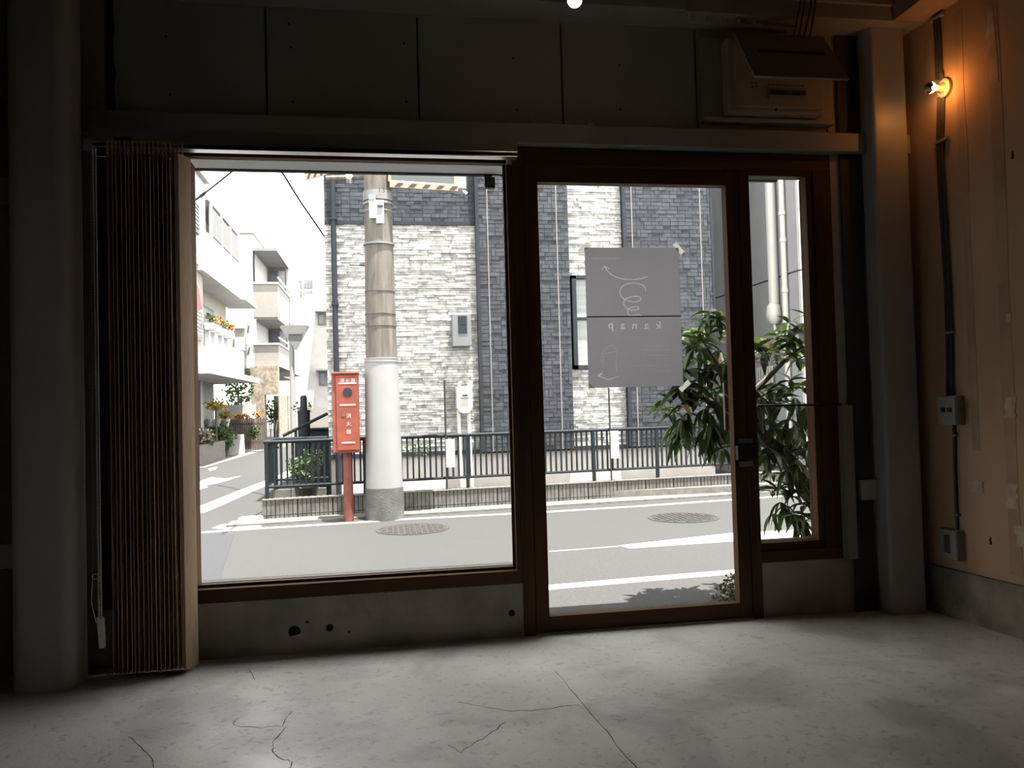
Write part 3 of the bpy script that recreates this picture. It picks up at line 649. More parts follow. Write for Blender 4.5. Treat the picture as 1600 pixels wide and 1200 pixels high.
# kerb strip, block wall, fence (one line y = 9.62 + .1 x)
Y0 = 9.60
def skew(): return Matrix(((1, 0, 0, 0), (SK, 1, 0, Y0), (0, 0, 1, 0), (0, 0, 0, 1)))
XL, XR = -1.42, 5.35
MB(skew()).box(-1.75, 9, -.34, .0, ZR, ZR + .025).build('kerb', m_kerb); struct(bpy.data.objects['kerb'], 'pale concrete kerb strip at the far side of the road')
cs = ony(394, 818, 9.3); tag(MB(skew()).box(-1.66, -1.40, -.18, -.02, ZR, ZR + .075).build('kerb_stone', m_bwhite, bevel=.025), 'pale rounded kerb stone at the corner of the ribbed wall', 'kerb stone')
bw = thing('block_wall', 'low ribbed concrete block wall under the front railing', 'wall', (XL, yk(XL, Y0), ZR))
nb = 17; bwid = (XR - XL) / nb
def block(z0, z1):
    b = MB(); n = 8; wv = bwid - .010
    b.box(0, wv, .02, .12, z0, z1)
    for k in range(n): b.box(k * wv / n + (.0065 if k % 2 else .0035), (k + 1) * wv / n - .0035, .006, .02, z0, z1)
    Sm = Matrix(((1, 0, 0), (SK, 1, 0), (0, 0, 1)))
    b.v = [tuple(Sm @ Vector(q)) for q in b.v]; return b
for (z0, z1) in ((ZR, ZR + .055), (ZR + .063, ZR + .235)):
    src = None
    for k in range(nb):
        x = XL + k * bwid
        if src is None:
            b = block(z0, z1); b.v = [(q[0] + x, q[1] + yk(x, Y0), q[2]) for q in b.v]; src = b.build('concrete_block', m_block, bw)
        else: inst(src, 'concrete_block', bw, (k * bwid, SK * k * bwid, 0))
MB(skew()).box(XL, XR, .03, .13, ZR, ZR + .232).build('mortar_core', m_dback, bw)
MB(skew()).box(XL, XR, -.004, .13, ZR + .235, ZR + .248).build('coping', m_kerb, bw)
fe = thing('railing', 'dark metal railing on the ribbed block wall', 'railing', (XL, yk(XL, Y0) + .06, .2))
FY = Y0 + .06; XF = -1.37
def fp(x, z, dy=0): return (x, yk(x, FY) + dy, z)
ZT, ZB = .845, .325
MB().tube([fp(XF - .03, ZT), fp(XR, ZT)], .022, 10).build('top_rail', m_rail, fe, smooth=True)
MB().tube([fp(XF - .02, ZB), fp(XR, ZB)], .017, 8).build('bottom_rail', m_rail, fe, smooth=True)
src = None; nbal = int((XR - XF - .1) / .07)
for k in range(nbal):
    x = XF + .09 + k * .07
    if src is None:
        src = MB().box(x - .0105, x + .0105, yk(x, FY) - .0105, yk(x, FY) + .0105, ZB, ZT).build('baluster', m_rail, fe); x00 = x
    else: inst(src, 'baluster', fe, (x - x00, SK * (x - x00), 0))
for x in (XF, -.25, 1.0, 2.66, 3.55, 5.2):
    MB().box(x - .02, x + .02, yk(x, FY) - .02, yk(x, FY) + .02, .185, ZT).build('post', m_rail, fe)
# left return of the railing and the back run to the house
ret = thing('railing', 'short side run of dark railing turning back to the house corner', 'railing', (XF, yk(XF, FY) + .5, .2))
ya, yb_ = yk(XF, FY) + .03, 10.48
MB().tube([(XF - .01, ya, ZT), (XF - .03, yb_, ZT)], .02, 8).build('top_rail', m_rail, ret); MB().tube([(XF - .01, ya, ZB), (XF - .03, yb_, ZB)], .016, 8).build('bottom_rail', m_rail, ret)
for k in range(13):
    y = ya + .05 + k * .07; MB().box(XF - .033, XF - .005, y - .012, y + .012, ZB, ZT).build('baluster', m_rail, ret)
MB().box(XF - .05, XF, yb_ - .02, yb_ + .02, .185, ZT).build('post', m_rail, ret)
bk = thing('railing', 'back run of dark railing behind the potted plant', 'railing', (-1.1, 10.48, .2))
MB().tube([(XF - .03, 10.48, ZT), (-.74, 10.48, ZT)], .02, 8).build('top_rail', m_rail, bk); MB().tube([(XF - .03, 10.48, ZB), (-.74, 10.48, ZB)], .016, 8).build('bottom_rail', m_rail, bk)
for k in range(9):
    x = XF + .05 + k * .067; MB().box(x - .01, x + .01, 10.47, 10.49, ZB, ZT).build('baluster', m_rail, bk)
struct(MB().box(-1.42, 5.3, 9.9, 10.72, ZR, .05).build('plot_ground', m_kerb), 'pale ground behind the railing')
bb = thing('block_wall', 'low block wall behind the potted plant', 'wall', (-1.1, 10.5, ZR))
for k in range(3): MB().box(-1.42 + k * .22, -1.21 + k * .22, 10.43, 10.53, ZR, .2).build('concrete_block', m_block, bb)
def leafpatch(c, rad, n, size, seed=0, flat=1):
    R_ = random.Random(seed); b = MB()
    for i in range(n):
        u = R_.uniform(-1, 1); a = R_.uniform(0, 2 * pi); rr = R_.random() ** .4; q = math.sqrt(1 - u * u)
        p = Vector((c[0] + rad[0] * rr * q * cos(a), c[1] + rad[1] * rr * q * sin(a), c[2] + rad[2] * rr * u))
        d = Vector((R_.uniform(-1, 1), R_.uniform(-1, 1), R_.uniform(-.4, .9))).normalized(); e = d.cross(Vector((R_.uniform(-1, 1), R_.uniform(-1, 1), R_.uniform(-1, 1)))).normalized()
        s = size * R_.uniform(.6, 1.3); nn = d.cross(e) * s * .18
        b.add([tuple(p), tuple(p + d * s * .5 + e * s * .3 - nn), tuple(p + d * s), tuple(p + d * s * .5 - e * s * .3 - nn), tuple(p + d * s * .5 + nn)], [(0, 1, 4), (1, 2, 4), (2, 3, 4), (3, 0, 4)])
    return b
pt = thing('potted_plant', 'leafy green plant in a dark pot behind the railing corner', 'plant', (-.98, 10.1, .05))
MB().lathe([(.11, 0), (.15, .2), (.155, .2), (.13, .17)], (-.98, 10.1, .05), 14).build('pot', m_black, pt)
for (dx, dz, r, sd_) in ((-.12, .30, .13, 1), (.1, .38, .14, 2), (0, .22, .13, 3)):
    leafpatch((-.98 + dx, 10.1, .2 + dz), (r, r * .7, r), 110, .055, sd_).build('foliage', m_leaf3, pt, kind='stuff')
for dx in (-.1, .0, .09): MB().tube([(-.98, 10.1, .2), (-.98 + dx, 10.1, .55)], .006, 5).build('stem', m_bark, pt)
# notice boards and rods on the railing
for px, zt, pz0, pz1, lab in ((697, 594, 686, 730, 'white notice plate on a thin black rod, before the gas meter'), (954, 606, 673, 716, 'white notice plate on a thin black rod, below the poster')):
    q = onpl(px, 700, SK, FY - .03); qt = onpl(px, zt, SK, FY - .03); qa = onpl(px + 6, pz0, SK, FY - .04); qb = onpl(px + 6, pz1, SK, FY - .04)
    o = thing('notice_plate', lab, 'sign', (q[0], q[1], .2))
    MB().tube([(q[0], q[1], .19), (q[0], q[1], qt[2])], .012, 8).build('rod', m_black, o)
    MB().box(q[0] - .005, q[0] + .105, q[1] - .03, q[1] - .022, qb[2], qa[2]).build('plate', m_owhite, o)

# ================================================================== FIRE EXTINGUISHER BOX
ex = thing('fire_extinguisher_box', 'red fire extinguisher cabinet on a red post beside the utility pole', 'fire extinguisher box', (-.43, 9.1, ZR))
MB().tube([(-.425, 9.12, ZR), (-.425, 9.12, .72)], .055, 14).build('post', m_red2, ex, smooth=True)
e0, e1, ez0, ez1, ey = -.575, -.285, .715, 1.61, 8.98
MB().box(e0, e1, ey + .02, ey + .24, ez0, ez1).build('cabinet', m_red, ex, bevel=.012)
dr = MB().box(e0 + .045, e1 - .005, ey, ey + .02, ez0 + .03, ez1 - .03).build('door', m_red, ex, bevel=.006)
MB().box(e0 - .008, e1 + .008, ey - .008, ey + .25, ez1 - .012, ez1 + .012).build('top_cap', m_red, ex, bevel=.006)
def ep(px, py): q = ony(px, py, ey); return q
q = ep(543, 613); MB().lathe([(.052, 0), (.052, .004)], (0, 0, 0), 24, Matrix.Translation((q[0], ey, q[2])) @ Matrix.Rotation(pi / 2, 4, 'X')).build('window', m_trim, dr)
q = ep(536.5, 645); MB().box(q[0] - .02, q[0] + .02, ey - .004, ey, q[2] - .04, q[2] + .04).build('handle_recess', m_brown, dr)
for ch, px in zip('消火器', (534.5, 543, 551.5)):
    q = ep(px, 595); text_mb(ch, .052, face_at(q[0], ey - .003, q[2])).build('character', m_owhite, dr)
for ch, py in zip('消火器', (650, 662.5, 675)):
    q = ep(545, py); text_mb(ch, .056, face_at(q[0], ey - .003, q[2])).build('character', m_owhite, dr)
for (xa, xb, py, h) in ((529, 557, 599.2, .008), (531, 556, 633, .009), (534, 555, 692, .009)):
    qa, qb = ep(xa, py), ep(xb, py); b = MB(); x = qa[0]
    while x < qb[0]: b.box(x, min(x + .016, qb[0]), ey - .003, ey, qa[2] - h, qa[2] + h); x += .019
    b.build('print_line', m_owhite, dr)

# ================================================================== UTILITY POLE
PX0, PYc = -.022, 9.17
up_ = thing('utility_pole', 'concrete utility pole with a white wrap beside the red cabinet', 'utility pole', (PX0, PYc, ZR))
def prad(z): return .213 - .0125 * z
def cyl(z0, z1, extra, nm, m, n=28, smooth=True):
    return MB().lathe([(prad(z0) + extra, z0), (prad(z1) + extra, z1)], (PX0, PYc, 0), n).build(nm, m, up_, smooth=smooth)
zw0, zw1 = PZ(600, 766, 9.0), PZ(596, 560, 9.0)
cyl(ZR, 8.5, -.012, 'shaft', m_pole); cyl(ZR, zw0 + .02, .006, 'foot', m_pole2); cyl(zw0, zw1, .0, 'wrap', m_wrap); cyl(zw1 - .035, zw1 - .02, .006, 'wrap_band', m_wrap); cyl(zw1, zw1 + .012, .004, 'wrap_band', m_wrap)
for py, h in ((307, .02), (300, .035), (314, .014), (326, .008), (378, .011), (453, .004), (489, .004), (508, .003)):
    z = PZ(590, py, 9.0); cyl(z - h, z + h, .004 if h > .01 else -.006, 'steel_band', m_band if h > .006 else m_pole2)
for (a, b_, c, d_) in ((576, 587.5, 303, 340), (587, 600.5, 311, 348)):
    qa, qb = ony(a, c, 8.96), ony(b_, d_, 8.96); MB().box(qa[0], qb[0], 8.985, 8.993, qb[2], qa[2]).build('sign_plate', m_plate, up_)
q = ony(577, 305, 8.96); MB().box(q[0], q[0] + .05, 8.981, 8.985, q[2] - .04, q[2] + .015).build('blue_mark', mat('blue_mark', (.12, .2, .3), .6), up_)
q = ony(594, 321, 8.95); MB().box(q[0] - .03, q[0] + .03, 8.972, 8.985, q[2] - .008, q[2] + .012).build('clasp', m_black, up_)
q = ony(599, 296.5, 8.95); text_mb('131', .085, face_at(q[0], 8.975, q[2])).build('number', m_black, up_)
q = ony(563, 415, 9.2); MB().tube([(q[0] + .05, 9.2, q[2]), (q[0] - .12, 9.15, q[2] + .004)], .009, 6).build('peg', m_black, up_)
q = ony(584, 379, 8.96); MB().box(q[0] - .02, q[0] + .04, 8.95, 8.97, q[2] - .018, q[2] - .004).build('clasp', m_black, up_)
# mirror on the pole with black and orange stripe bar
TM = thing('traffic_mirror', 'rectangular traffic mirror with a black and orange striped bar beside the pole', 'mirror', tuple(ony(665, 290, 9.0)))
def stripe_bar(o, p0, p1, h, y, n, slant):
    a, b_ = Vector((p0[0], y, p0[2])), Vector((p1[0], y, p1[2])); d = b_ - a
    MB().prism([tuple(a), tuple(b_), tuple(b_ + Vector((0, 0, h))), tuple(a + Vector((0, 0, h)))], (0, .03, 0)).build('stripe_bar', m_orange, o)
    for i in range(n):
        t0 = (i + .32) / n; t1 = (i + .72) / n; s = slant
        MB().prism([tuple(a + d * t0 + Vector((0, -.001, .006))), tuple(a + d * t1 + Vector((0, -.001, .006))), tuple(a + d * t1 + Vector((s, -.001, h - .012))), tuple(a + d * t0 + Vector((s, -.001, h - .012)))], (0, -.002, 0)).build('stripe', m_black, o)
pa, pb = ony(609, 292, 9.0), ony(716, 298.5, 9.0)
stripe_bar(TM, pa, pb, .062, 9.0, 5, .045)
a, b_ = Vector(pa) + Vector((0, .02, .065)), Vector(pb) + Vector((-.03, .02, .065))
MB().prism([tuple(a), tuple(b_), tuple(b_ + Vector((0, .05, .6))), tuple(a + Vector((0, .05, .6)))], (0, .02, 0)).build('mirror_face', m_mirror, TM)
for (s_, e_) in ((a, a + Vector((0, .05, .6))), (b_, b_ + Vector((0, .05, .6))), (a, b_)): MB().tube([tuple(s_), tuple(e_)], .018, 8).build('rim', m_orange, TM)
MB().box(pb[0] - .02, pb[0] + .1, 9.05, 9.3, pb[2] + .045, pb[2] + .7).build('hood', m_owhite, TM, bevel=.01)
MB().tube([(pb[0] + .06, 9.12, pb[2] + .05), (pb[0] + .11, 9.12, pb[2] + .0)], .02, 8).build('bracket', m_alu, TM)
SB = thing('striped_board', 'small black and orange striped board at the left of the pole top', 'sign', tuple(ony(500, 275, 9.4)))
stripe_bar(SB, ony(476, 281, 9.4), ony(516, 271, 9.4), .3, 9.4, 4, .1)
MB().tube([tuple(ony(510, 278, 9.42)), tuple(ony(580, 277, 9.25))], .03, 8).build('arm', m_pole, SB)
q = ony(546, 278, 9.3); MB().tube([(q[0], 9.2, q[2]), (q[0], 9.4, q[2])], .04, 12).build('clamp', m_alu, SB)

# ================================================================== HOUSE ACROSS THE ROAD
YH = 10.8
HT = 7.8
hs = thing('house', 'house with dark brick-pattern and pale ledgestone siding across the road', 'house', (2, YH + 2, .0))
hx = [-.745, 1.325, 2.60, 3.425, 4.72]
zband = 3.70; zfl = .60
def rows(x0, x1, z0, z1, y, hrow, lens, dep, seed, weave=False):
    R_ = random.Random(seed); b = MB(); z = z0; r = 0
    while z < z1 - .005:
        h = hrow if isinstance(hrow, float) else R_.uniform(*hrow); zz = min(z + h, z1); x = x0 - R_.uniform(0, lens[1]) * .6
        while x < x1 - .004:
            l = R_.uniform(*lens); a, c = max(x, x0), min(x + l, x1)
            if c - a > .012:
                d = R_.uniform(*dep)
                if weave and R_.random() < .28 and zz - z > .03:
                    pass
                b.box(a + .0022, c - .0022, y - d, y, z + .002, zz - .002)
            x += l
        z = zz; r += 1
    return b
def weave(x0, x1, z0, z1, y, seed):        # random ashlar of long, short and standing blocks on a fine grid
    R_ = random.Random(seed); g = .056; nx = int((x1 - x0) / g); nz = int((z1 - z0) / g); gx = (x1 - x0) / nx; gz = (z1 - z0) / nz
    used = np.zeros((nz + 3, nx + 4), bool); BR = []
    for j in range(nz):
        for i in range(nx):
            if used[j, i]: continue
            opts = [(1, 2, 1.3), (2, 1, 5), (3, 1, 4), (1, 1, 1)]; R_.shuffle(opts); opts.sort(key=lambda o: -o[2] * R_.random())
            for (w_, h_, _) in opts:
                if i + w_ <= nx and j + h_ <= nz and not used[j:j + h_, i:i + w_].any():
                    used[j:j + h_, i:i + w_] = True; d = R_.uniform(.006, .016)
                    BR.append((x0 + i * gx + .0035, x0 + (i + w_) * gx - .0035, y - d, y, z0 + j * gz + .0035, z0 + (j + h_) * gz - .0035)); break
    return BR
def facade(nm, x0, x1, z0, z1, y, back, front, dark, seed):
    MB().box(x0, x1, y, y + .1, z0, z1).build(nm + '_backing', back, hs)
    if dark: BRICKS.append(weave(x0, x1, z0, z1, y, seed)); return
    rows(x0, x1, z0, z1, y, (.022, .042), (.09, .34), (.004, .024), seed).build(nm, front, hs, kind='stuff')
BRICKS = []
BAY = YH - .09
facade('pale_stone_cladding', hx[0], hx[1], zfl, zband, YH, m_wback, m_wsid, False, 3)
facade('dark_brick_cladding', hx[0], hx[1], zband + .05, HT, YH, m_dback, m_dsid, True, 4)
wz0, wz1 = PZ(905, 577, YH), PZ(905, 431, YH); wx0, wx1 = PX(894, 500, YH), 3.28
facade('pale_stone_cladding', hx[2], hx[3], zfl, wz0, YH, m_wback, m_wsid, False, 5)
facade('pale_stone_cladding', hx[2], hx[3], wz1, HT, YH, m_wback, m_wsid, False, 6)
facade('pale_stone_cladding', wx1, hx[3], wz0, wz1, YH, m_wback, m_wsid, False, 8)
facade('dark_brick_cladding', hx[1], hx[2], zfl - .03, HT, BAY, m_dback, m_dsid, True, 9)
facade('dark_brick_cladding', hx[3], hx[4], zfl - .03, HT, BAY, m_dback, m_dsid, True, 10)
def proj(p): q = np.array(p, float) - CAM; zz = q @ _f; return 800 + F * (q @ _r) / zz, 600 - F * (q @ _u) / zz
seen = []
for k_, L_ in enumerate(BRICKS):
    for i_, q in enumerate(L_):
        u_, v_ = proj((q[0], q[2], q[4])); u2, v2 = proj((q[1], q[2], q[5]))
        if ((510 < u_ and u2 < 800) or (842 < u_ and u2 < 1128)) and v2 > 288 and v_ < 668: seen.append(((u2 - u_) * (v_ - v2), k_, i_))
seen.sort(reverse=True); own = {(k_, i_) for _, k_, i_ in seen[:300]}
for k_, L_ in enumerate(BRICKS):
    rest = MB()
    for i_, q in enumerate(L_):
        if (k_, i_) in own: MB().box(*q).build('brick', m_brick, hs)
        else: rest.box(*q)
    rest.build('dark_brick_cladding', m_dsid, hs, kind='stuff')
MB().box(hx[0], hx[1], YH - .03, YH, zband, zband + .05).build('band', m_trim, hs)
MB().box(hx[0], hx[4], YH + .1, YH + 6, zfl, HT).build('wall_core', m_dback, hs)
MB().box(hx[0] - .1, hx[4] + .1, YH - .35, YH + 6.3, HT, HT + .12).build('roof', m_trim, hs)
MB().box(hx[0] + .02, hx[4] - .02, YH + .01, YH + 6, ZR, zfl - .02).build('foundation', m_found, hs)
MB().box(hx[0], hx[4], YH - .035, YH + .01, zfl - .055, zfl).build('flashing', m_trim, hs)
for x in (hx[1], hx[3]): MB().box(x - .035, x + .012, BAY - .02, YH, zfl - .03, HT).build('corner_trim', m_trim, hs)
MB().box(hx[4] - .012, hx[4] + .02, BAY - .02, YH, zfl - .03, HT).build('corner_trim', m_trim, hs)
for px in (760, 868, 986, 1093):
    x = PX(px + 4, 450, BAY); MB().box(x - .007, x + .007, BAY - .017, BAY, zfl - .03, HT).build('sealant_joint', m_seal, hs)
dp = MB().tube([(PX(523, 450, YH - .06), YH - .06, ZR + .1), (PX(523, 450, YH - .06), YH - .06, HT)], .037, 10)
dpo = dp.build('drainpipe', m_trim, hs, smooth=True)
for z in (1.5, 2.6, 3.75): MB().box(PX(523, 450, YH - .06) - .045, PX(523, 450, YH - .06) + .045, YH - .1, YH, z, z + .025).build('pipe_clip', m_trim, dpo)
# house window
wn = MB().box(wx0 - .0, wx0 + .06, YH - .05, YH + .08, wz0, wz1); wn.box(wx1 - .05, wx1, YH - .05, YH + .08, wz0, wz1); wn.box(wx0, wx1, YH - .05, YH + .08, wz0, wz0 + .055); wn.box(wx0, wx1, YH - .05, YH + .08, wz1 - .045, wz1)
zm = PZ(905, 498, YH); wn.box(wx0, wx1, YH - .02, YH + .06, zm - .018, zm + .018)
wn = wn.build('window_frame', m_trim, hs)
for a, b_ in ((wz0 + .05, zm), (zm, wz1 - .04)): MB().box(wx0 + .05, wx1 - .04, YH + .02, YH + .03, a, b_).build('window_pane', mat('pane_curtain', (.17, .18, .17), .2, .2, 3, stretch=(.2, 1, 6), spec=.6), wn)
# electric meter box, gas meter
def hp(px, py, y=YH): return ony(px, py, y)
em = thing('electric_meter_box', 'grey electric meter box with a dark window on the pale stone siding', 'meter box', tuple(hp(721, 540, YH - .03)))
a, b_ = hp(706, 490, YH - .17), hp(737, 541, YH - .17)
MB().box(a[0], b_[0], YH - .17, YH - .026, b_[2], a[2]).build('case', m_meter, em, bevel=.012)
c, d_ = hp(715.5, 493.5, YH - .17), hp(730, 521, YH - .17)
MB().box(c[0], d_[0], YH - .176, YH - .17, d_[2], c[2]).build('window', m_trim, em); MB().box(c[0] + .02, d_[0] - .03, YH - .178, YH - .176, (c[2] + d_[2]) / 2, c[2] - .04).build('dial', m_trim, em)
gm = thing('gas_meter', 'cream gas meter on two pipes in front of the pale siding', 'gas meter', tuple(hp(725, 760, YH - .2)))
a, b_ = hp(713, 604, YH - .25), hp(739, 646, YH - .25)
g = MB(); cxx = (a[0] + b_[0]) / 2; hw = (b_[0] - a[0]) / 2
prof = [(-hw, a[2] - .02), (-hw * .9, a[2]), (hw * .9, a[2]), (hw, a[2] - .02), (hw, b_[2] + .08), (hw * .7, b_[2] + .02), (hw * .3, b_[2]), (-hw * .3, b_[2]), (-hw * .7, b_[2] + .02), (-hw, b_[2] + .08)]
g.prism([(cxx + x, YH - .25, z) for x, z in prof][::-1], (0, .18, 0)); g.build('case', m_gas, gm, bevel=.01)
q0, q1 = hp(720, 613, YH - .26), hp(733, 621, YH - .26); MB().box(q0[0], q1[0], YH - .27, YH - .25, q1[2], q0[2]).build('counter', m_owhite, gm); MB().box(q0[0] + .02, q1[0] - .02, YH - .273, YH - .27, q1[2] + .02, q1[2] + .04).build('counter_window', m_black, gm)
for px in (717, 734): q = hp(px, 600, YH - .2); MB().tube([(q[0], YH - .2, a[2] - .02), (q[0] + .01, YH - .2, a[2] + .05), (q[0] + .03, YH - .1, a[2] + .06)], .022, 8).build('union', m_gas, gm)
for px, px2 in ((716.5, 719), (732, 735)):
    q = hp(px, 646, YH - .2); q2 = hp(px2, 700, YH - .2); MB().tube([(q[0], YH - .2, b_[2] + .05), (q2[0], YH - .2, .3), (q2[0] + .01, YH - .2, .05)], .026, 8).build('pipe', m_pipe, gm, smooth=True)
wp_ = leafpatch(tuple(hp(652, 703, 10.3)), (.17, .1, .1), 60, .05, 21); tag(wp_.build('weed', m_leaf3), 'small weed plant against the house behind the railing', 'plant')

# ================================================================== NEIGHBOUR ON THE RIGHT
gx = 5.9; gy0, gy1 = 10.44, 16
gb = thing('neighbour_house', 'grey panelled house to the right with white pipes', 'house', (gx + 2, 12, ZR))
zs = 3.02
for nm, a in (('lower_wall_panel', (ZR, zs - .012)), ('upper_wall_panel', (zs + .012, 7))):
    for ya_, yb2 in ((gy0 + .002, 11.98), (12.0, 13.2), (13.22, gy1)): MB().box(gx, gx + .15, ya_, yb2, *a).build(nm, m_grey, gb)
MB().box(gx + .02, gx + 5, gy0 + .03, gy1, ZR, 6.98).build('wall_core', m_dback, gb)
for nm, a in (('front_panel', (ZR, zs - .012)), ('front_panel', (zs + .012, 7))): MB().box(gx + .003, gx + 5, gy0 - .06, gy0 + .002, *a).build(nm, m_bwhite, gb)
q = onx(1206, 400, gx - .1); MB().tube([(gx - .09, q[1], 2.62), (gx - .09, q[1], 7)], .075, 12).build('duct', m_pipe, gb, smooth=True)
q2 = onx(1211, 487, gx - .1); MB().lathe([(.05, .3), (.095, .24), (.11, .12), (.1, .03), (.05, -.03)], (gx - .1, q[1], q2[2] - .15), 14).build('duct_end', m_pipe, gb, smooth=True)
q3 = onx(1226, 450, gx - .06); dn = MB().tube([(gx - .06, q3[1], .0), (gx - .06, q3[1], 7)], .042, 10).build('downpipe', m_pipe, gb, smooth=True)
for py in (331, 374, 454, 507, 523): z = onx(1226, py, gx - .06)[2]; MB().tube([(gx - .06, q3[1], z - .03), (gx - .06, q3[1], z + .03)], .052, 10).build('pipe_collar', m_pipe, dn)
MB().tube([(gx - .1, q[1], q2[2] - .18), (gx - .1, q[1] - .02, q2[2] - .27), (gx - .07, q[1] - .06, q2[2] - .36), (gx - .06, q[1] - .08, q2[2] - .5), (gx - .06, q3[1], q2[2] - .5)], .022, 8).build('drain_hose', m_pipe, gb)
# barred window low on that wall
ga, gc = onx(1183, 575, gx - .05), onx(1211, 712, gx - .05)
y1_, y0_ = ga[1], gc[1]
bwn = MB().box(gx - .02, gx + .01, y0_, y1_, gc[2], ga[2]).build('barred_window', m_bwin, gb)
for k in range(7): y = y0_ + (y1_ - y0_) * k / 6; MB().box(gx - .06, gx - .04, y - .014, y + .014, gc[2], ga[2]).build('bar', m_pipe, bwn)
for k in range(7): z = gc[2] + (ga[2] - gc[2]) * k / 6; MB().box(gx - .045, gx - .03, y0_, y1_, z - .012, z + .012).build('bar', m_pipe, bwn)

# ================================================================== TREE OUTSIDE THE NARROW WINDOW
TY = 4.58
def tp(px, py, y=TY): return tuple(float(c) for c in ony(px, py, y))
bt = tp(1312, 930); tree = thing('tree', 'broad-leaved evergreen tree close outside the narrow window', 'tree', (bt[0], TY, ZR))
def limb(pts, r0, r1, nm='branch'):
    n = len(pts); return MB().tube(pts, [r0 + (r1 - r0) * i / (n - 1) for i in range(n)], 8).build(nm, m_bark, tree, smooth=True)
limb([(bt[0], TY, ZR), tp(1302, 860), tp(1284, 800), tp(1250, 740), tp(1210, 700)], .07, .056, 'trunk')
limb([tp(1215, 705), tp(1190, 680), tp(1160, 640, 4.60), tp(1130, 585, 4.63), tp(1122, 550, 4.65)], .05, .024)
limb([tp(1185, 672), tp(1150, 660, 4.56), tp(1110, 630, 4.51), tp(1080, 610, 4.46)], .03, .012)
limb([tp(1165, 625), tp(1195, 595, 4.56), tp(1225, 565, 4.53), tp(1250, 545, 4.51)], .022, .009)
limb([tp(1284, 800), tp(1268, 790, 4.56), tp(1245, 760, 4.51), tp(1236, 735, 4.46)], .014, .006)
limb([tp(1284, 800), tp(1275, 815, 4.51), tp(1250, 800, 4.46), tp(1235, 800, 4.41)], .013, .006)
limb([tp(1230, 715), tp(1262, 660, 4.65), tp(1270, 600, 4.70), tp(1262, 540, 4.70)], .03, .01)
limb([tp(1130, 585, 4.63), tp(1105, 545, 4.60), tp(1090, 520, 4.56)], .018, .006)
def leaf_mesh(l, w_, bend, m):
    n = 5; v = []; f = []
    for i in range(n + 1):
        t = i / n; hw = w_ * sin(pi * min(1, t * .93 + .05)) ** .9 * .5 + .0008; x = l * t; z = -bend * t * t * l
        v += [(x, -hw, z + hw * .35), (x, 0, z), (x, hw, z + hw * .35)]
    for i in range(n):
        for k in (0, 1): f.append((3 * i + k, 3 * i + 3 + k, 3 * i + 4 + k, 3 * i + 1 + k))
    me = bpy.data.meshes.new('leaf'); me.from_pydata(v, [], f); me.update(); me.materials.append(m)
    for p_ in me.polygons: p_.use_smooth = True
    return me
lm = [leaf_mesh(.125, .04, .25, m_leaf), leaf_mesh(.107, .045, .45, m_leaf), leaf_mesh(.147, .04, .6, m_leaf), leaf_mesh(.134, .032, .9, m_leaf)]
ly = leaf_mesh(.12, .042, .35, m_leaf2)
Rt = random.Random(11)
whorls = [(1062, 525), (1080, 517), (1105, 510), (1122, 500), (1130, 520), (1075, 540), (1100, 535), (1120, 548), (1090, 560), (1062, 560), (1110, 570), (1128, 580), (1075, 585), (1095, 590),
          (1060, 610), (1045, 625), (1070, 620), (1090, 615), (1115, 610), (1055, 645), (1075, 645), (1100, 640), (1120, 635), (1065, 670), (1085, 665), (1108, 665), (1125, 660), (1058, 685), (1115, 690), (1128, 700), (1105, 680), (1140, 640), (1140, 560),
          (1180, 540), (1190, 560), (1188, 620), (1200, 545), (1222, 535), (1240, 515), (1258, 505), (1230, 555), (1250, 540), (1262, 560), (1215, 600), (1235, 595), (1255, 600), (1200, 628), (1222, 622), (1245, 628), (1262, 635),
          (1190, 665), (1210, 668), (1232, 655), (1255, 665), (1225, 690), (1200, 700), (1245, 695), (1262, 690), (1190, 710), (1215, 715), (1205, 740), (1230, 735), (1255, 715), (1245, 770), (1262, 790), (1228, 790), (1240, 805), (1258, 820), (1215, 765), (1270, 745), (1160, 600), (1160, 560), (1165, 660), (1285, 560), (1285, 620), (1290, 680), (1300, 760), (1285, 830)]
cnt = 0; extra = MB()
yel = {(1188, 528): 3, (1062, 632): 1}
def put_leaf(me, p, az, el, roll, sc_=1):
    global cnt
    M_ = Matrix.Translation(Vector(p)) @ Matrix.Rotation(az, 4, 'Z') @ Matrix.Rotation(-el, 4, 'Y') @ Matrix.Rotation(roll, 4, 'X') @ Matrix.Scale(sc_, 4)
    if cnt < 300:
        o = bpy.data.objects.new('leaf', me); COL.objects.link(o); o.parent = tree
        M2 = Matrix.Translation(-Vector(WL[tree.name])) @ M_
        o.matrix_local = M2; cnt += 1
    else: extra.add([tuple(M_ @ v.co) for v in me.vertices], [tuple(pp_.vertices) for pp_ in me.polygons])
for (k_, n_) in yel.items():
    for i in range(n_): put_leaf(ly, tp(*k_, 4.46), i * 2.1 + .5, -.3 + .5 * (i % 2), 0)
order = sorted(whorls, key=lambda q: 0 if 1035 < q[0] < 1140 or 1178 < q[0] < 1268 else 1)
wc = []
for (px, py) in order:
    low = py > 600
    wc.append((tp(px, py, TY + Rt.uniform(-.16, .2)), Rt.random() < (.55 if py > 640 else .15)))
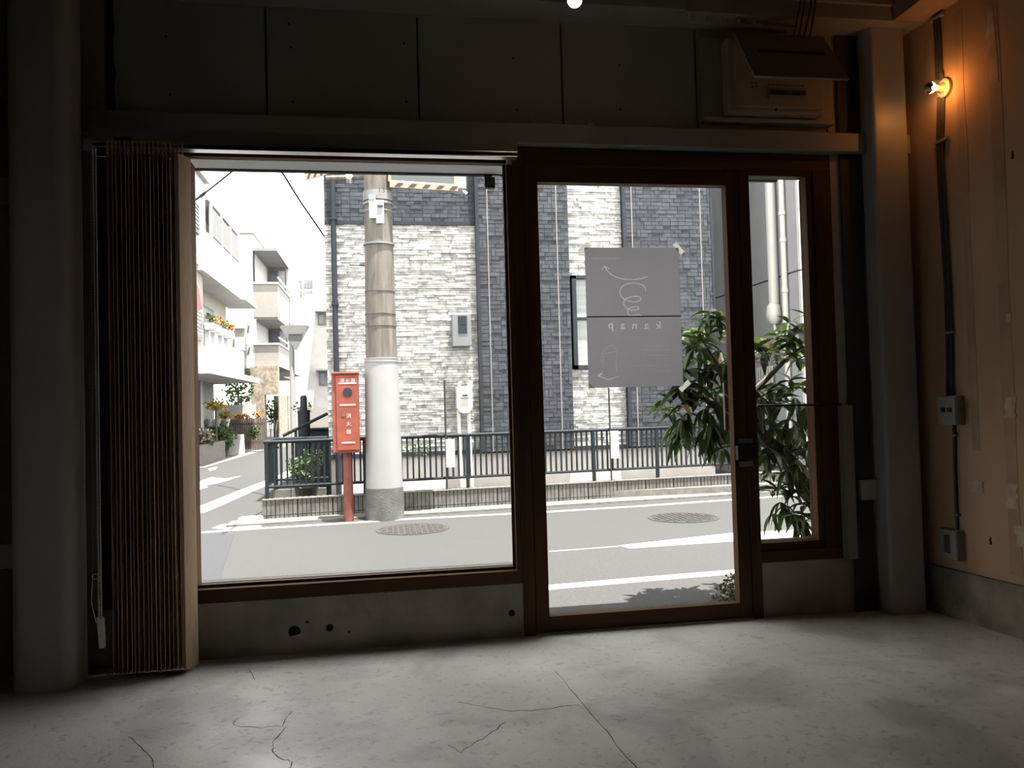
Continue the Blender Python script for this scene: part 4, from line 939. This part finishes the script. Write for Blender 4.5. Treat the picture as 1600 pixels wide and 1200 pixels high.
for rnd in range(3):
    for (p_, low) in wc:
        if rnd and Rt.random() < .2: continue
        a0 = Rt.uniform(0, 6.28); n_ = 5
        pc = Vector(p_) + (Vector((Rt.uniform(-.06, .06), Rt.uniform(-.1, .12), Rt.uniform(-.06, .06))) if rnd else Vector((0, 0, 0)))
        for i in range(n_):
            el = Rt.uniform(-1.1, -.1) if low else Rt.uniform(-.45, .75)
            put_leaf(lm[Rt.randrange(2, 4)] if low else lm[Rt.randrange(0, 3)], pc, a0 + i * 2 * pi / n_ + Rt.uniform(-.4, .4), el, Rt.uniform(-.5, .5), Rt.uniform(.72, 1.15))
if extra.v: extra.build('foliage', m_leaf, tree, kind='stuff')
sb = thing('shrub', 'small dry brownish shrub at the foot of the door jamb outside', 'shrub', tp(1140, 960, 4.7))
q = tp(1146, 930, 4.75); leafpatch((q[0] + .06, 4.72, q[2] - .04), (.2, .12, .2), 1200, .028, 31).build('foliage', m_shrub, sb, kind='stuff')
for i in range(6): MB().tube([(q[0] + .06, 4.75, ZR), (q[0] + Rt.uniform(-.05, .15), 4.75 + Rt.uniform(-.08, .08), q[2] + Rt.uniform(-.05, .08))], .003, 5).build('stem', m_bark, sb)
# brown board with pale scalloped edge, seen at the door stile
qa, qb = ony(1131, 598, 4.2), ony(1131, 672, 4.2)
bd = thing('hanging_board', 'narrow brown board with pale edging behind the door stile', 'board', (qa[0] + .04, 4.2, qb[2]))
MB().box(qa[0] + .006, qa[0] + .07, 4.202, 4.217, qb[2], qa[2]).build('panel', m_brown, bd); MB().box(qa[0], qa[0] + .007, 4.2, 4.217, qb[2], qa[2]).build('edging', m_soff, bd)
for py in (618, 645): z = ony(1131, py, 4.2)[2]; MB().tube([(qa[0] + .004, 4.2, z + .008), (qa[0] + .022, 4.2, z - .008), (qa[0] + .05, 4.2, z + .004)], .006, 6).build('scallop', m_owhite, bd)

# ================================================================== SIDE STREET, LEFT
def bxp(parent, nm, m, *a, **k): return MB().box(*a).build(nm, m, parent, **k)
# house added out of view on the near corner to shade the room
N_ = thing('shading_house', 'plain pale house added out of view on the left to shade the room', 'house', (-8, 12.5, ZR)); bxp(N_, 'wall', m_bcream, -12, -4.9, 9.4, 16.4, ZR, 7.6); bxp(N_, 'roof', m_trim, -12.2, -4.7, 9.2, 16.6, 7.6, 7.75)
for y in (10.2, 12.2, 14.4):
    for z in (.9, 3.6, 5.9): f = bxp(N_, 'window', m_soff, -4.92, -4.86, y, y + 1.3, z, z + 1.1); bxp(f, 'pane', m_bwin, -4.88, -4.85, y + .07, y + 1.23, z + .07, z + 1.03)
# near apartment: street side at x = -4.9, balconies to -4.35
A = thing('apartment_building', 'white apartment building with stacked balconies at the left of the side street', 'building', (-6.5, 22, ZR))
bxp(A, 'wall', m_bcream, -10, -4.9, 17.5, 26, 2.1, 7.0); bxp(A, 'wall', m_soff, -10, -5.3, 17.5, 26, ZR, 2.1); bxp(A, 'roof', m_bwhite, -10.1, -4.7, 17.4, 25.2, 7.0, 7.12)
bxp(A, 'bay', m_bwhite, -4.98, -4.3, 17.4, 20.45, 4.75, 6.95); bxp(A, 'bay', m_bcream, -4.98, -4.36, 17.4, 20.3, 2.28, 4.76); bxp(A, 'roof', m_bwhite, -5, -4.2, 17.3, 20.6, 6.95, 7.02)
for (za, zb2, y_, y2, xx) in ((5.45, 6.25, 18.75, 19.6, -4.3), (2.95, 3.75, 18.7, 20.0, -4.36)):
    f = bxp(A, 'window', m_btile, xx - .01, xx + .05, y_, y2, za, zb2); bxp(f, 'pane', m_bwin, xx + .03, xx + .056, y_ + .08, y2 - .1, za + .08, zb2 - .05)
    for k in range(7): bxp(f, 'louvre', m_soff, xx + .05, xx + .07, y_ + .06, y2 - .1, za + .1 + k * .09, za + .14 + k * .09)
bxp(A, 'canopy', m_bwhite, -6, -3.95, 19, 26.2, 2.12, 2.28)
bxp(A, 'balcony', m_lav, -4.98, -4.35, 20.4, 23.6, 2.28, 3.4); bxp(A, 'balcony', m_bwhite, -4.98, -4.3, 23.6, 25.6, 2.28, 3.1)
bxp(A, 'balcony_slab', m_bwhite, -4.98, -4.2, 19.6, 24.8, 4.62, 4.74); bxp(A, 'balcony_slab', m_bwhite, -4.98, -4.1, 24.8, 27, 4.62, 4.72)
bxp(A, 'balcony', m_bwhite, -4.98, -4.25, 20.4, 25.2, 4.74, 5.7); bxp(A, 'balcony', m_lav, -4.98, -4.22, 19.62, 20.38, 4.745, 5.0)
bxp(A, 'balcony_roof', m_bwhite, -4.98, -4.3, 20.8, 25.3, 6.62, 6.72)
for i in range(3): f = bxp(A, 'railing_panel', m_soff, -4.32, -4.28, 21.2 + i * 1.25, 22.35 + i * 1.25, 5.78, 6.5)
for y in (21.1, 22.4, 23.65, 24.9): bxp(A, 'balcony_post', m_bwhite, -4.34, -4.27, y - .04, y + .04, 5.7, 6.62)
for (ya_, yb2, za, zb2) in ((21, 23, 4.8, 6.3), (21, 24, 2.6, 4.2)):
    f = bxp(A, 'window', m_soff, -4.92, -4.86, ya_, yb2, za, zb2); bxp(f, 'pane', m_bwin, -4.87, -4.85, ya_ + .08, yb2 - .08, za + .08, zb2 - .08)
for y in (20.2, 21.4, 22.8): bxp(A, 'pillar', m_grey, -5.3, -5.0, y, y + .3, ZR, 2.1)
for y in (19.2, 20.6, 21.8, 23.3): f = bxp(A, 'window', m_soff, -5.32, -5.27, y, y + .85, .3, 1.95); bxp(f, 'pane', m_bwin, -5.27, -5.25, y + .08, y + .77, .38, 1.9)
for i, y in enumerate((20.6, 21.3, 22.2, 23.0)):
    fb = thing('flower_box', ('white flower box of green shoots on the balcony edge, nearest the big window', 'white flower box of dry orange plants on the balcony edge', 'white flower box second from the far end of the balcony edge', 'white flower box at the far end of the balcony edge')[i], 'flower box', (-4.3, y, 3.4), 'flower boxes on the balcony edge')
    bxp(fb, 'box', m_bwhite, -4.343, -4.15, y - .26, y + .26, 3.28, 3.44); leafpatch((-4.24, y, 3.58), (.12, .26, .1), 50, .09, 40 + i).build('plants', m_flow1 if i in (1, 3) else m_leaf3, fb, kind='stuff')
lq_ = onx(308, 465, -4.13); ly_ = float(lq_[1])
lau = MB().prism([(lq_[0] - .14, ly_, lq_[2] + .3), (lq_[0] + .02, ly_, lq_[2] + .28), (lq_[0] + .1, ly_, lq_[2] - .22), (lq_[0] + .02, ly_, lq_[2] - .3), (lq_[0] - .14, ly_, lq_[2] - .1)], (0, .06, 0))
lo = thing('laundry', 'pink cloth hanging to dry at the edge of the apartment balcony', 'laundry', tuple(lq_)); lau.build('cloth', m_pink, lo); MB().tube([(lq_[0] - .02, ly_ + .03, lq_[2] + .3), (lq_[0] - .02, ly_ + .03, 4.62)], .015, 6).build('hanger', m_owhite, lo)
# second apartment further up
B = thing('apartment_building', 'beige tiled corner apartment building further up the side street', 'building', (-5.5, 33, ZR))
x1B = -3.56; xm = -4.36
bxp(B, 'wall', m_bwhite, -9, xm, 28, 40, 2.7, 7.35); bxp(B, 'roof', m_bwhite, -9, -4.3, 27.9, 40, 7.35, 7.45); bxp(B, 'roof', m_soff, xm, x1B, 28, 34, 6.75, 6.85); bxp(B, 'wall', m_bwhite, xm, x1B, 31.5, 35.5, 2.7, 6.75)
bxp(B, 'balcony', m_btile, xm, x1B, 28, 31.6, 4.45, 5.6); bxp(B, 'balcony', m_btile, xm, x1B, 28, 31.6, 2.75, 3.5); bxp(B, 'balcony_slab', m_soff, xm, x1B, 28.02, 31.6, 4.38, 4.45)
bxp(B, 'balcony_cap', m_bwhite, xm - .03, x1B + .03, 27.96, 31.7, 5.6, 5.66); bxp(B, 'balcony_cap', m_bwhite, xm - .03, x1B + .03, 27.96, 31.7, 3.5, 3.56)
for (a, b_) in ((5.7, 6.7), (3.6, 4.35)): f = bxp(B, 'window', m_soff, xm + .04, x1B - .1, 31.44, 31.5, a, b_); bxp(f, 'pane', m_bwin, xm + .1, xm + .36, 31.41, 31.45, a + .06, b_ - .06); bxp(f, 'pane', m_lav, xm + .42, x1B - .16, 31.41, 31.45, a + .06, b_ - .06)
for z in (5.66, 3.56): MB().tube([(x1B, 28.2, z + .2), (x1B, 31.6, z + .2)], .03, 6).build('handrail', m_alu, B)
bxp(B, 'corner_post', m_bwhite, xm, xm + .07, 28, 28.1, 3.56, 4.4); bxp(B, 'corner_post', m_trim, xm, xm + .05, 28, 28.1, 5.66, 6.75)
qg = ony(414, 618, 27.8); qh = ony(437, 618, 27.8)
bxp(B, 'stone_pier', m_bstone, xm - .1, qg[0], 27.7, 28.1, ZR, 2.75); bxp(B, 'stone_lintel', m_bstone, qg[0], x1B, 27.7, 28.1, 1.78, 2.75); bxp(B, 'stone_pier', m_bstone, qh[0] + .0, x1B, 27.7, 31, ZR, 1.78); bxp(B, 'passage_wall', m_soff, qg[0], qh[0], 30, 30.1, ZR, 1.78)
for i in range(2): ac = thing('air_conditioner', ('upper' if i == 0 else 'lower') + ' white air conditioner on the pale apartment wall', 'air conditioner', (-4.75, 27.85, 3.0 + i * -.75 + .75)); bxp(ac, 'case', m_bwhite, -4.95, -4.65, 27.7, 27.99, 4.05 - i * .75, 4.5 - i * .75); MB().tube([(-4.6, 27.9, 4.3 - i * .75), (-4.5, 27.85, 4.15 - i * .75), (-4.55, 27.9, 3.9 - i * .75)], .03, 6).build('hose', m_soff, ac)
pg = ony(428, 640, 29.5); pgt = thing('passage_plant', 'green plant inside the stone gateway', 'plant', (pg[0], 29.5, ZR)); leafpatch((pg[0], 29.5, pg[2] - .1), (.28, .25, .5), 150, .14, 51).build('foliage', m_leaf3, pgt, kind='stuff'); MB().tube([(pg[0], 29.5, ZR), (pg[0], 29.5, pg[2])], .03, 6).build('stem', m_bark, pgt)
gt = thing('gate', 'white lattice gate in the stone gateway', 'gate', ((qg[0] + qh[0]) / 2, 28.3, ZR))
for k in range(6): x = qg[0] + .05 + k * .09; MB().tube([(x, 28.3, .05), (x + .1 * (-1) ** k, 28.3, .9)], .016, 5).build('bar', m_owhite, gt)
# distant blocks
Cb = thing('distant_apartments', 'pale distant apartment block with rows of windows', 'building', (-6, 62, ZR)); bxp(Cb, 'wall', m_bwhite, -9.5, -3, 60, 66, ZR, 12.4)
for (a, b_, c, d_) in ((451, 472, 437, 450), (475, 489, 437, 450), (451, 472, 455, 463), (475, 489, 455, 463)):
    q0, q1 = ony(a, c, 59.95), ony(b_, d_, 59.95); f = bxp(Cb, 'window_row', m_soff, q0[0], q1[0], 59.9, 60, q1[2], q0[2])
    for k in range(3): w3 = (q1[0] - q0[0]) / 3; bxp(f, 'pane', m_bwin, q0[0] + k * w3 + .08, q0[0] + (k + 1) * w3 - .08, 59.86, 59.9, q1[2] + .1, (q0[2] + q1[2]) / 2 + .1 * k)
Dd = thing('white_house', 'white rendered house with small canopies behind the traffic sign', 'house', (-3, 40, ZR)); bxp(Dd, 'wall', m_bwhite, -3.4, -1.5, 36, 44, ZR, 6.4)
for z, zz in ((5.55, 5.0), (2.95, 2.3), (1.0, .5)): bxp(Dd, 'canopy', m_soff, -2.95, -2.3, 35.5, 36, z, z + .07); f = bxp(Dd, 'window', m_soff, -2.85, -2.4, 35.95, 36, zz, z - .05); bxp(f, 'pane', m_bwin, -2.8, -2.6, 35.92, 35.95, zz + .05, z - .1)
bxp(Dd, 'garden_wall', m_btile, -3.5, -2.0, 33, 33.15, ZR, 1.3)
# garden strip in front of the apartments
pw = thing('planter_wall', 'low concrete planter wall at the edge of the side street', 'wall', (-4.5, 21.5, ZR)); bxp(pw, 'front_face', m_kerb, -4.6, -4.45, 19.6, 23.2, ZR, .42); bxp(pw, 'end_face', m_kerb, -5.2, -4.6, 23.05, 23.2, ZR, .42)
ps = tag(MB().hexa([(-4.55, 23.9, ZR), (-4.1, 23.9, ZR), (-4.1, 24.3, ZR), (-4.55, 24.3, ZR)], [(-4.4, 23.9, .55), (-4.12, 23.9, .55), (-4.12, 24.3, .55), (-4.4, 24.3, .55)]).build('concrete_pier', m_bwhite, bevel=.02), 'pale sloped concrete pier beside the brown slat fence', 'pier')
def bush(nm, label, px, py, y, rad, n, size, m, seed, m2=None):
    q = ony(px, py, y); o = thing(nm, label, 'plant', (q[0], y, max(ZR, q[2] - rad[2]))); leafpatch(q, rad, n, size, seed).build('foliage', m, o, kind='stuff')
    if m2: leafpatch((q[0], y - .1, q[2] + rad[2] * .3), (rad[0] * .9, rad[1], rad[2] * .7), n // 2, size, seed + 5).build('blossoms', m2, o, kind='stuff')
    MB().tube([(q[0], y, ZR if nm not in ('pot_flowers', 'fence_creeper') else q[2] - rad[2]), (q[0], y, q[2])], .03, 6).build('stem', m_bark, o)
bush('flower_bush', 'pink and white flowering bush over the planter wall', 320, 686, 21.3, (.26, .3, .26), 260, .1, m_leaf3, 61, m_flow2)
bush('green_bush', 'grey-green bush right of the flowering bush', 348, 685, 23.5, (.34, .3, .4), 300, .12, m_leaf3, 62)
bush('garden_tree', 'leafy green tree between the apartment buildings', 372, 605, 27.2, (.5, .4, .75), 320, .15, m_leaf3, 63)
bush('yellow_bush', 'yellow-green shrub in front of the apartment pillars', 337, 634, 22.5, (.3, .3, .16), 130, .11, m_leaf2, 64)
bush('pot_flowers', 'yellow flowers along the top of the brown slat fence', 352, 650, 25, (.26, .1, .1), 90, .1, m_leaf2, 65)
bush('pot_flowers', 'orange flowers along the top of the brown slat fence, right of the yellow ones', 378, 652, 25.2, (.3, .1, .07), 90, .09, m_flow1, 66)
bush('pot_flowers', 'small orange flowers beside the stone gateway', 403, 649, 25.4, (.14, .1, .08), 50, .09, m_flow1, 67)
bush('fence_creeper', 'light green creeper on the brown slat fence', 397, 675, 25.7, (.2, .06, .22), 110, .1, m_leaf3, 68)
lw_ = tag(MB().box(PX(334, 640, 26), PX(396, 640, 26), 26.4, 26.5, .3, 1.45).build('garden_screen', m_bwhite), 'white garden screen behind the brown slat fence', 'screen')
sf = thing('slat_fence', 'brown slat fence along the garden beside the stone gateway', 'fence', (-4.3, 26, ZR))
xa, xb = PX(356, 680, 25.9), PX(417, 680, 25.9); ns = 22
for k in range(ns): x = xa + (xb - xa) * k / ns; MB().box(x, x + (xb - xa) / ns - .012, 25.9, 25.93, ZR + .06, 1.0 + random.uniform(-.02, .02)).build('slat', m_bamboo, sf)
for z in (.2, .8): MB().box(xa, xb, 25.93, 25.97, z, z + .06).build('rail', m_bamboo, sf)
f2 = thing('slat_fence', 'brown slat fence with white pots behind the flowering bush', 'fence', (-5, 24.8, ZR))
xa2, xb2 = PX(318, 660, 24.8), PX(362, 660, 24.8)
for k in range(18): x = xa2 + (xb2 - xa2) * k / 18; MB().box(x, x + (xb2 - xa2) / 18 - .02, 24.8, 24.83, ZR, .95).build('slat', m_bamboo, f2)
MB().box(xa2, xb2, 24.83, 24.87, .7, .78).build('rail', m_bamboo, f2)
for i, px in enumerate((315, 328, 341, 354)):
    q = ony(px, 661, 24.7); wpz = MB().lathe([(.06, -.1), (.11, .1), (.115, .12), (.095, .1)], (q[0], 24.68, q[2]), 12)
    tag(wpz.build('wall_pot', m_bwhite), ('leftmost', 'second from left', 'third from left', 'rightmost')[i] + ' of the four white pots hung on the brown fence', 'pot', 'white pots hung on the brown fence')
struct(MB().prism([(-4.9, 19, ZR), (-4.1, 19, ZR), (-3.7, 34, ZR), (-4.9, 34, ZR)], (0, 0, .02)).build('street_verge', m_kerb), 'pale verge along the side street')
# traffic sign seen from behind
ts = thing('traffic_sign', 'grey back of a triangular traffic sign on a white post', 'sign', (PX(457, 690, 16), 16, ZR))
tx = PX(457, 600, 16)
MB().tube([(tx, 16, ZR), (tx, 16, PZ(456, 505, 16))], .05, 10).build('post', m_owhite, ts, smooth=True)
q = [ony(*p_, 15.9) for p_ in ((440, 508), (480, 508), (483, 511), (464, 547), (461, 547), (437, 511))]
MB().prism([tuple(p_) for p_ in q][::-1], (0, .015, 0)).build('plate', m_soff, ts)
for py in (512, 522): z = PZ(457, py, 16); MB().tube([(tx, 16, z - .02), (tx, 16, z + .02)], .058, 10).build('clamp', m_alu, ts)
MB().box(tx - .04, tx + .22, 15.88, 15.9, PZ(457, 523, 16), PZ(457, 519, 16)).build('brace', m_soff, ts)
# dark things by the railing corner
kp = thing('dark_pillar', 'black stepped pillar behind the railing corner', 'pillar', (PX(475, 690, 11.6), 11.6, ZR))
xk = PX(475, 660, 11.6); MB().lathe([(.085, ZR), (.085, PZ(475, 641, 11.6))], (xk, 11.6, 0), 18).build('base', m_trim, kp, smooth=True); MB().lathe([(.052, PZ(475, 641, 11.6)), (.045, PZ(475, 620, 11.6)), (.03, PZ(475, 618, 11.6))], (xk, 11.6, 0), 18).build('cap', m_trim, kp, smooth=True)
tag(leafpatch(tuple(ony(472, 637, 12.4)), (.16, .1, .1), 70, .05, 71).build('pillar_plant', m_leaf3), 'small green plant behind the black pillar', 'plant')
hr_ = thing('handrail', 'black handrail sloping down from the house corner', 'handrail', (-1.1, 11.3, ZR))
MB().tube([tuple(ony(442, 681, 11.3)), tuple(ony(512, 646, 11.3))], .022, 8).build('rail', m_rail, hr_, smooth=True)
q = ony(462, 672, 11.3); MB().tube([(q[0], 11.3, ZR), (q[0], 11.3, q[2])], .018, 8).build('post', m_rail, hr_)
dbx = MB().box(PX(484, 700, 12), -.8, 12, 12.6, ZR, PZ(495, 672, 12)); dbo = thing('storage_bin', 'low black storage bin at the house corner', 'bin', (PX(495, 700, 12), 12.3, ZR)); dbx.build('body', m_trim, dbo, bevel=.02); MB().box(PX(483, 700, 12), -.8, 11.97, 12.62, PZ(495, 672, 12), PZ(495, 669, 12)).build('lid', m_rail, dbo)
# overhead wires
def wire(label, pts, r=.012):
    P = [tuple(p_) for p_ in pts]; o = thing('power_wire', label, 'wire', P[0]); MB().tube(P, r, 6).build('strand', m_wire, o); return o
wpts = [(-4.6, 17.33, 5.0)] + [tuple(ony(*q_)) for q_ in ((270, 341, 16.2), (298, 318, 15.4), (330, 294, 14.7), (365, 266, 14), (400, 234, 13.2), (450, 180, 12), (520, 70, 10.6))] + [(PX0 - .1, PYc, 7.6)]
o = wire('overhead wire crossing the sky at the upper left of the window', wpts, .017)
c_ = Vector(ony(317, 304, 15)); d_ = (Vector(wpts[4]) - Vector(wpts[2])).normalized(); MB().tube([tuple(c_ - d_ * .09), tuple(c_ + d_ * .09)], .028, 8).build('splice', m_wire, o)
wire('overhead wire running steeply down to the edge of the dark house', [tuple(ony(400, 190, 8)), tuple(ony(440, 268, 9.3)), tuple(ony(470, 316, 10.4)), tuple(ony(495, 352, 11.4)), (-.745, 12.2, PZ(522, 386, 12.2))], .014)
